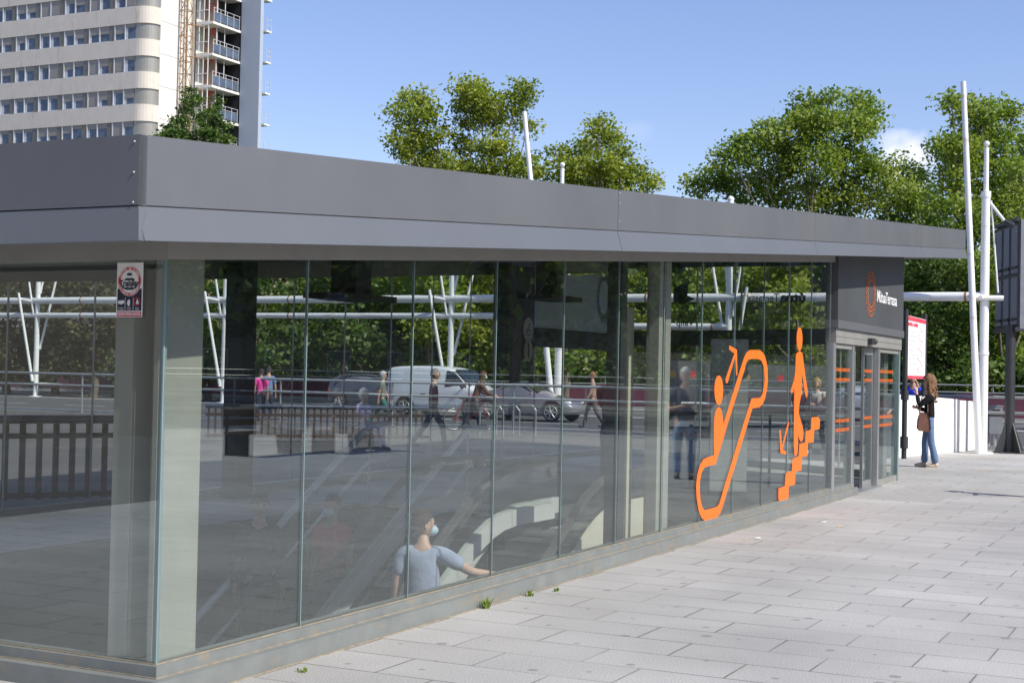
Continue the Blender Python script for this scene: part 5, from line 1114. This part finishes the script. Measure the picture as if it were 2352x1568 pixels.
    hc = up(V3(0, .012, .932)); tq = Matrix.Rotation(turn, 3, 'Z')
    hb = MB(); hb.ball((0, 0, 0), 1, 0, 20, 14)
    hv = []
    for v in hb.v:
        x, y, z = v; w = .046*(1-.22*max(0, -z)**1.3); d = .058*(1-.12*max(0, -z)); q = Vector((x*w, y*d+.006*max(0, -z), z*.068))
        if y > 0: # face plane, brow, nose, chin
            q.y *= .93; nz = math.exp(-((z+.12)**2)/.05-(x**2)/.03); q.y += .013*nz; q.y += .005*math.exp(-((z+.85)**2)/.06-(x*x)/.15); q.y -= .004*math.exp(-((z-.08)**2)/.02-((abs(x)-.36)**2)/.04)
        hv.append(hc + tq @ (q*h))
    b.add(hv, hb.f, 0, True)
    for sx in (-1, 1):
        b.ball(hc+tq @ V3(.0175*sx, .0515, .004), .0062*h, 1, 8, 6); b.ball(hc+tq @ V3(.047*sx, -.002, -.006), .013*h, 0, 8, 6, (.45, .8, 1.25)); b.ball(hc+tq @ V3(.0175*sx, .053, .018), .008*h, 1, 8, 4, (1.3, .4, .25))
    b.ball(hc+tq @ V3(0, .055, -.034), .011*h, 2, 10, 6, (1.5, .5, .35))
    b.build('body', [m_sk, m_eye, m_lip], root)
    if mask:
        g = MB(); g.ball(hc+tq @ V3(0, .038, -.030), .034*h, 0, 14, 10, (1.1, .85, .85)); g.build('face_mask', m_mask, root)
    # hair
    hm_ = mat('hair %.2f %.2f %.2f' % hcol, hcol, .7, var=.3, scale=30, bump=.6, bscale=60); R = random.Random(int(H*1000)+len(label))
    if hair in ('short', 'long', 'curly', 'bob', 'cap'):
        g = MB(); nu, nv = 26, 16; vs = []; keep = []
        for j in range(nv+1):
            ph = math.pi*.98*j/nv
            for i in range(nu):
                q = 2*math.pi*i/nu; x, y, z = math.sin(ph)*math.cos(q), math.sin(ph)*math.sin(q), math.cos(ph)
                sw_ = {'short': 1.10, 'cap': 1.12, 'bob': 1.22, 'long': 1.2, 'curly': 1.38}[hair]; n_ = 1+(.10 if hair in ('curly',) else .035)*math.sin(q*7+ph*9)*math.sin(ph*6+q*3)+R.uniform(-.02, .02)
                vs.append(hc + tq @ (Vector((x*.048, y*.057-.004, z*.070))*sw_*n_*h + V3(0, -.003, .003)))
        for j in range(nv):
            for i in range(nu):
                ph = math.pi*.98*(j+.5)/nv; q = 2*math.pi*(i+.5)/nu; fy = math.sin(ph)*math.sin(q); z = math.cos(ph)
                lim = {'short': -.25, 'cap': .05, 'bob': -.75, 'long': -.9, 'curly': -.9}[hair]
                if (fy > .35 and z < .42) or z < lim or (fy > .0 and z < .0 and hair in ('short', 'cap')): continue
                keep.append((j*nu+i, j*nu+(i+1) % nu, (j+1)*nu+(i+1) % nu, (j+1)*nu+i))
        g.add(vs, keep, 0, True)
        if hair in ('long', 'curly'):
            nn_ = {}; e_ = []; 
            for k in range(9):
                q = math.pi*(1.0+1.0*k/8); rx, ry = .046, .048; P = [hc + tq @ V3(rx*math.cos(q)*1.0, ry*math.sin(q), .0), hc + tq @ V3(rx*1.2*math.cos(q), ry*1.2*math.sin(q)-.004, -.06), hc + tq @ V3(rx*1.45*math.cos(q), ry*1.35*math.sin(q)-.008, -.11-.02*R.random()), hc + tq @ V3(rx*1.3*math.cos(q), ry*1.2*math.sin(q)-.012, -.17-.03*R.random())]
                r0 = .024 if hair == 'curly' else .015
                for a, c, ra, rb in zip(P, P[1:], (r0, r0*1.2, r0*1.05), (r0*1.2, r0*1.05, r0*.35)): g.tube(a, c, ra*h, rb*h, 8); g.ball(c, rb*h*1.02, 0, 8, 6)
                if hair == 'curly':
                    for _ in range(22): g.ball(P[0].lerp(P[3], R.random())+V3(R.uniform(-.032, .032), R.uniform(-.03, .012), R.uniform(-.02, .04)), R.uniform(.007, .014)*h, 0, 6, 5)
        g.build('hair', hm_, root)
        if hair == 'cap': g = MB(); g.ball(hc+tq @ V3(0, .03, .035), .05*h, 0, 14, 6, (1, 1.35, .16)); g.ball(hc+tq @ V3(0, -.004, .032), .057*h, 0, 16, 10, (.95, 1.08, .75)); g.build('cap', m_black, root)
    # trousers
    lc = cloth(legs); fl = 1+flare
    T_ = {k: (N[k][0], N[k][1]*1.08, N[k][2]*1.08) for k in N if k[:2] in ('pe', 'hp', 'kn', 'ca', 'an')}
    T_['pelvis'] = (N['pelvis'][0], N['pelvis'][1]*1.03, N['pelvis'][2]*1.06); T_['belt'] = (N['waist'][0]-V3(0, 0, .01), N['waist'][1]*1.02, N['waist'][2]*1.04)
    ed = [('belt', 'pelvis')]
    for S in 'lr':
        if bare_legs:
            k0 = N['hp'+S][0].lerp(N['kn'+S][0], .8); T_['kn'+S] = (k0, .05*h, .05*h); T_.pop('ca'+S); T_.pop('an'+S); ed += [('pelvis', 'hp'+S), ('hp'+S, 'kn'+S)]
        else:
            T_['ca'+S] = (N['ca'+S][0], .037*h*(1+flare*.25), .039*h*(1+flare*.25)); T_['an'+S] = (N['an'+S][0]+V3(0, .004, -.005), .031*h*fl, .034*h*fl); T_['kn'+S] = (N['kn'+S][0], .040*h, .041*h)
            ed += [('pelvis', 'hp'+S), ('hp'+S, 'kn'+S), ('kn'+S, 'ca'+S), ('ca'+S, 'an'+S)]
    vs, fs = skinned(T_, ed, 'pelvis', 1); g = MB(); g.add(vs, fs, 0, True); g.build('shorts' if bare_legs else 'trousers', lc, root)
    # top
    tc_ = cloth(top); c_ = {'pelvis': (N['pelvis'][0]+V3(0, 0, -.02+(0 if not sit else .04)), N['pelvis'][1]*1.12, N['pelvis'][2]*1.2), 'waist': (N['waist'][0], N['waist'][1]*1.12, N['waist'][2]*1.15), 'chest': (N['chest'][0], N['chest'][1]*1.08, N['chest'][2]*1.14), 'collar': (N['collar'][0]+V3(0, 0, .012), .056*h, .05*h)}
    ed = [('pelvis', 'waist'), ('waist', 'chest'), ('chest', 'collar')]
    for S in 'lr':
        c_['sh'+S] = (N['sh'+S][0], .045*h, .045*h); a, bq = N['sh'+S][0], N['el'+S][0]; ed.append(('collar', 'sh'+S))
        if sleeve == 'short': c_['el'+S] = (a.lerp(bq, .72), .040*h, .040*h); ed.append(('sh'+S, 'el'+S))
        else: c_['el'+S] = (bq, .033*h, .033*h); c_['wr'+S] = (bq.lerp(N['wr'+S][0], .93), .024*h, .025*h); ed += [('sh'+S, 'el'+S), ('el'+S, 'wr'+S)]
    vs, fs = skinned(c_, ed, 'pelvis', 1); g = MB(); g.add(vs, fs, 0, True); g.build('top', tc_, root)
    if opencoat:
        mo = cloth(opencoat); g = MB(); vs = []; nz_ = 7
        for j in range(nz_+1):
            f = j/nz_; z = .80-.36*f; 
            for i in range(13):
                q = math.pi*.62+ (2*math.pi-2*math.pi*.12)*i/12; q = math.pi/2+.38+(2*math.pi-.76)*i/12
                w_, d_w = (.10+.045*min(1, f*2))*bw, (.068+.035*f)*bw; vs.append(up(V3(w_*math.cos(q), d_w*math.sin(q), z)))
        g.add(vs, [(j*13+i, j*13+i+1, (j+1)*13+i+1, (j+1)*13+i) for j in range(nz_) for i in range(12)], 0, True)
        for S in 'lr': g.tube(N['sh'+S][0], N['el'+S][0], .046*h, .038*h, 12); g.ball(N['sh'+S][0], .046*h); g.ball(N['el'+S][0], .038*h); g.tube(N['el'+S][0], N['el'+S][0].lerp(N['wr'+S][0], .9), .037*h, .028*h, 12)
        g.build('cardigan', mo, root)
    sm_ = mat('shoe %.2f %.2f %.2f' % shoe, shoe, .5, var=.05)
    for S in 'lr':
        a = N['an'+S][0]; g = MB(); g.ball(a+V3(0, .045, -.018), .05*h, 0, 14, 10, (.56, 1.35, .42)); g.ball(a+V3(0, 0, -.008), .034*h, 0, 12, 8, (.8, .9, .9)); g.box(a.x-.024*h, a.x+.024*h, a.y-.028*h, a.y+.105*h, a.z-.042*h, a.z-.030*h); g.build('shoe', sm_, root)
    root['_h'] = 0; del root['_h']
    R3 = Matrix.Rotation(facing, 3, 'Z'); wp = {k: Vector(loc)+R3 @ v[0] for k, v in N.items()}; wp['_hands'] = {S: Vector(loc)+R3 @ hands[S] for S in hands}; return wp
def fac(dx, dy): return math.atan2(-dx, dy)       # turn local +Y towards (dx, dy)
FL = fac(-1, 0); FRt = fac(1, 0)
# 1 the woman at the map
p = gnd(2133, 1073); W1 = person(p, fac(-.93, .15), 1.75, 'woman with long curly brown hair in flared blue jeans facing the transit map', (.012, .012, .014), (.13, .20, .33), 'curly', (.19, .095, .045), 'light', ('face', 'phone'), .12, sleeve='long', flare=.45, shoe=(.55, .45, .35), build_=.92)
bgp = W1['pelvis']; L = bgp+Vector((-.16, -.16, -.02)); bag = thing('handbag', L, 'brown leather handbag hanging from the shoulder of the woman in jeans', 'handbag')
m_leather = mat('brown leather', (.15, .06, .035), .5, var=.2); g = MB(); prof = [(-.07, .15), (.07, .15), (.11, .02), (.12, -.14), (.08, -.19), (-.08, -.19), (-.12, -.14), (-.11, .02)]
g.prism([L+Vector((x, -.05, z)) for x, z in prof], (0, .10, 0)); g.build('pouch', m_leather, bag, loc=L, bevel=.02)
g = MB(); g.path([L+Vector((-.08, 0, .15)), L+Vector((-.02, .05, .45)), W1['shr']+Vector((-.0, -.03, .06)), L+Vector((.10, .08, .42)), L+Vector((.08, 0, .15))], .011, 6); g.build('strap', m_leather, bag, loc=L)
# 2 man leaning on the parapet
p = at(2098, 836, 33.6); p.z = 0; person(p, fac(-.4, -1), 1.84, 'man in a bright blue sweatshirt leaning on the white parapet under the map', (.01, .04, .55), (.03, .03, .05), 'short', (.05, .04, .03), 'tan', ('lean', 'lean'), 0, sleeve='long', lean=.12)
# seen through the hall
p = at(2034, 836, 31.0); p.z = 0; person(p, fac(-.5, -.9), 1.66, 'woman in a grey green tee and white bag seen through the right door panel', (.16, .21, .18), (.03, .03, .04), 'long', (.05, .03, .02), 'light', ('bars', 'down'), .1)
p = gnd(1874, 1041); person(p, fac(-.6, -.8), 1.66, 'blonde woman in a beige cardigan and white blouse walking by the sliding doors', (.72, .72, .74), (.015, .015, .018), 'bob', (.35, .22, .10), 'light', ('phone', 'down'), .25, sleeve='long', opencoat=(.50, .46, .39), shoe=(.7, .7, .7))
p = gnd(1835, 1037); person(p, fac(.3, -.9), 1.6, 'person in dark clothes half hidden behind the orange standing figure', (.03, .03, .035), (.04, .045, .06), 'short', (.04, .03, .02), 'tan', ('down', 'bars'), .2, shoe=(.6, .6, .6))
q5 = frameB(gnd(1572, 1099)); p = B(q5[0], -q5[1]); v5 = Vector((-.1, -1, 0)); v5 = v5-E*(2*v5.dot(E)); W5 = person(p, fac(v5.x, v5.y), 1.80, 'grey haired man in dark tee and jeans on his phone, mirrored in the glass', (.08, .09, .11), (.22, .32, .46), 'short', (.62, .61, .60), 'tan', ('phone', 'phone'), 0.05, build_=1.15)
for (nm, off, mm_, r__) in (('printed_pin', (0, 0), m_red, .03),):
    pass
hp2 = W5['_hands']['l'].lerp(W5['_hands']['r'], .5)+Vector((0, -.01, .03)); g = MB(); g.box(-.036, .036, -.075, .075, -.005, .005); o = g.build('mobile_phone', m_black, None); o.location = hp2+Vector((v5.x, v5.y, 0))*.03; o.rotation_euler = (R_(35), 0, fac(v5.x, v5.y)); tag(o, 'black mobile phone held by the grey haired man', 'phone')
p = at(1407, 836, 22.6); p.z = 0; person(p, fac(.5, .9), 1.80, 'broad man in a dusty pink shirt seen from behind near the inner columns', (.25, .15, .14), (.12, .11, .12), 'short', (.03, .02, .02), 'tan', ('bars', 'phone'), 0, build_=1.15)
p = at(1362, 836, 44); p.z = 0; person(p, FL, 1.72, 'man in a tan jacket walking left behind the man in the pink shirt', (.33, .24, .17), (.06, .06, .07), 'short', (.25, .10, .05), 'tan', ('swing', 'back'), .4, sleeve='long')
p = at(1152, 836, 54.5); p.z = .006; person(p, FRt, 1.78, 'bald man in a white shirt and dark jacket behind the sports car', (.6, .62, .66), (.03, .03, .04), 'none', (.1, .1, .1), 'tan', ('down', 'down'), .2, sleeve='long', opencoat=(.04, .045, .06))
p = gnd(993, 1029); person(p, FRt, 1.70, 'grey haired man in a grey coat and jeans striding right in front of the van', (.13, .13, .14), (.07, .11, .18), 'short', (.25, .24, .23), 'tan', ('down', 'down'), .5, sleeve='long', lean=.02)
p = at(880, 836, 41.5); p.z = 0; person(p, FRt, 1.60, 'older woman with grey hair, patterned blouse and green trousers walking right', (.16, .20, .17), (.04, .16, .13), 'bob', (.45, .45, .45), 'tan', ('swing', 'back'), .5)
p = B(53.3, 0); u_ = at(830, 836, 76.3); p = Vector((u_.x, u_.y, .12)); person(p, FL, 1.80, 'man in a white tee and dark shorts walking on the far pavement', (.82, .82, .82), (.02, .02, .03), 'short', (.03, .03, .03), 'tan', ('swing', 'back'), .7, bare_legs=True, shoe=(.7, .7, .7))
p = at(601, 836, 44.6); p.z = 0; person(p, fac(-.3, 1), 1.60, 'woman in a hot pink top beside the dark column, seen from behind', (.85, .08, .36), (.02, .025, .05), 'short', (.03, .02, .02), 'tan', ('down', 'down'), .3)
p = at(618, 836, 45.4); p.z = 0; person(p, fac(-.2, 1), 1.68, 'man in a blue striped tee just right of the woman in pink', (.16, .25, .45), (.03, .05, .10), 'short', (.03, .02, .02), 'tan', ('down', 'down'), .3)
# on the stairs and the escalator
def stair_at(u, t, foot): 
    d = ray(u, 1100); k = ((B(0, t)-CAMP).dot(E))/d.dot(E); q = CAMP+d*k; s = (q-C0).dot(D); return B(s, t, foot(s))
stepf = lambda s: -.173*math.ceil(max(0, (HS1-.01-s))/.3)
esc1 = lambda s: profile(7.2, -.01, s+.1)
p = stair_at(766, 3.6, stepf); person(p, fac(-D.x*-1, -D.y*-1) if False else fac(-D.x, -D.y), 1.72, 'person in a dark red polo and pale mask coming down the stairs', (.80, .14, .17), (.2, .2, .25), 'short', (.10, .08, .07), 'tan', ('down', 'down'), .25, mask=True)
p = stair_at(975, 1.40, esc1); p = Vector((p.x, p.y, p.z)); p.z -= .16; person(p, fac(.1, 1), 1.74, 'person in a pale blue tee and white mask on the front escalator, one arm out', (.34, .39, .53), (.06, .07, .12), 'short', (.05, .03, .02), 'light', ('down', 'rail'), 0, mask=True, turn=-1.15, build_=1.1)
p = stair_at(925, 1.05, lambda s: esc1(s)+.02); person(p, fac(-D.x, -D.y), 1.45, 'smaller person in pale grey with a mask behind the one in pale blue', (.24, .28, .36), (.05, .05, .07), 'long', (.10, .06, .04), 'light', ('down', 'down'), 0, mask=True)
p = stair_at(598, 4.42, stepf); person(p, fac(.3, -1), 1.88, 'person in dark clothes with a black cap low on the stairs', (.09, .09, .10), (.09, .09, .10), 'cap', (.03, .03, .03), 'light', ('down', 'down'), .1, sleeve='long')
# cyclist standing with a bicycle
def bicycle(loc, rz, label):
    r = thing('bicycle', loc, label, 'bicycle', None, rz); R_w = .335
    for x in (-.52, .52):
        g = MB(); g.torus((x, 0, R_w), (0, 1, 0), R_w-.018, .018, 32, 8); w_ = g.build('wheel', m_black, r); g = MB(); g.torus((x, 0, R_w), (0, 1, 0), R_w-.045, .01, 32, 6)
        for k in range(14): q = 2*math.pi*k/14; g.tube((x, 0, R_w), (x+math.cos(q)*(R_w-.045), 0, R_w+math.sin(q)*(R_w-.045)), .0025, n=4)
        g.tube((x, -.04, R_w), (x, .04, R_w), .022, n=10); g.build('rim', m_alu, w_)
    fm = mat('bicycle red', (.25, .02, .03), .35, .2, var=.05); g = MB(); bbk = (-.08, 0, .29); st_ = (-.22, 0, .78); hd = (.34, 0, .80); hd2 = (.37, 0, .66)
    for a, b_ in ((bbk, st_), (st_, hd), (bbk, hd2), (hd, hd2), (bbk, (-.52, .05, R_w)), (bbk, (-.52, -.05, R_w)), (st_, (-.52, .05, R_w)), (st_, (-.52, -.05, R_w))): g.tube(a, b_, .017, n=8)
    g.build('frame', fm, r); g = MB(); g.tube(hd2, (.46, .05, .5), .014); g.tube(hd2, (.46, -.05, .5), .014); g.tube((.46, .05, .5), (.52, .05, R_w), .013); g.tube((.46, -.05, .5), (.52, -.05, R_w), .013); g.build('fork', fm, r)
    g = MB(); g.tube(hd, (.33, 0, .95), .014); g.tube((.33, -.28, .97), (.33, .28, .97), .013); g.tube((.33, .28, .97), (.24, .29, .96), .018); g.tube((.33, -.28, .97), (.24, -.29, .96), .018); g.build('handlebar', m_dark, r)
    g = MB(); g.tube(st_, (-.25, 0, .90), .013); g.ball((-.25, 0, .92), .1, 0, 12, 8, (1.4, .75, .35)); g.build('saddle', m_black, r)
    g = MB(); g.torus((-.08, 0, .29), (0, 1, 0), .09, .008, 20, 5); g.tube((-.08, .05, .29), (.02, .07, .16), .01); g.box(-.0, .1, .07, .16, .15, .17); g.tube((-.08, -.05, .29), (-.18, -.07, .42), .01); g.box(-.25, -.13, -.16, -.07, .41, .43); g.build('pedals', m_dark, r)
    return r
p = gnd(1080, 989); bicycle(p, R_(28), 'dark red bicycle wheeled by the long haired cyclist near the stair rail')
person(p+Vector((.10, -.32, 0)), fac(.6, .2), 1.66, 'long haired cyclist in a brown jacket and white mask bent over the bicycle', (.12, .08, .055), (.05, .05, .07), 'long', (.10, .045, .025), 'light', ('bars', 'bars'), .3, sleeve='long', mask=True, lean=.35)
# bicycle hoops
p = gnd(1122, 1000); q_ = None
for i in range(3):
    c = gnd(1128+i*38, 1003-i*3); g = MB(); pts = [c+Vector((-.3, .1, 0)), c+Vector((-.3, .1, .65)), c+Vector((-.2, .07, .78)), c+Vector((.2, -.07, .78)), c+Vector((.3, -.1, .65)), c+Vector((.3, -.1, 0))]
    g.path(pts, .024, 8); o = g.build('bicycle_hoop', m_rail, None, loc=c); tag(o, ('steel bicycle hoop nearest the red bicycle', 'steel bicycle hoop, middle one of the three', 'steel bicycle hoop farthest right of the three')[i], 'bicycle stand', 'bicycle hoops behind the hall')
# benches on the plaza to the right with people sitting, seen as reflections in the long glass
def bench(loc, rz, label):
    b = thing('park_bench', loc, label, 'bench', 'wooden benches on the plaza mirrored in the glass', rz); wm = mat('bench wood', (.12, .06, .035), .6, var=.2, scale=6)
    for j, y in enumerate((-.16, 0, .16)): g = MB(); g.box(-1.0, 1.0, y-.07, y+.07, .41, .45); g.build('seat_slat', wm, b)
    for z in (.62, .80): g = MB(); g.box(-1.0, 1.0, -.27, -.24, z-.06, z+.06); g.build('back_slat', wm, b)
    for x in (-.85, .85): g = MB(); g.box(x-.03, x+.03, -.24, .22, 0, .41); g.box(x-.03, x+.03, -.30, -.27, 0, .88); g.build('leg', m_dark, b)
def mirror_pt(u, v):
    q = gnd(u, v); s, t = frameB(q); return B(s, -t)
fb = math.atan2(E.y, E.x)
for (u, v, lab) in ((610, 1042, 'dark wooden bench mirrored in the second glass pane'), (800, 1036, 'dark wooden bench mirrored behind the stair rail, under the seated couple')):
    c = mirror_pt(u, v); bench(c, fac(E.x, E.y), lab)
fe = fac(E.x, E.y)
for (u, v, lab, tp, lg, hr, hcx) in ((612, 1038, 'person in black sitting on the left bench, mirrored in the glass', (.02, .02, .025), (.03, .035, .04), 'long', (.02, .015, .015)), (775, 1034, 'person in a grey tee sitting on the right bench, mirrored in the glass', (.10, .10, .12), (.04, .03, .03), 'short', (.1, .08, .07)), (836, 1032, 'person in lilac sitting at the right end of the bench, mirrored in the glass', (.62, .56, .85), (.66, .62, .80), 'bob', (.5, .48, .45))):
    c = mirror_pt(u, v); R3 = Matrix.Rotation(fe, 3, 'Z'); c = c + R3 @ Vector((0, -.02, 0)); person(c, fe, 1.66, lab, tp, lg, hr, hcx, 'tan', ('lap', 'lap'), 0, sit=True)
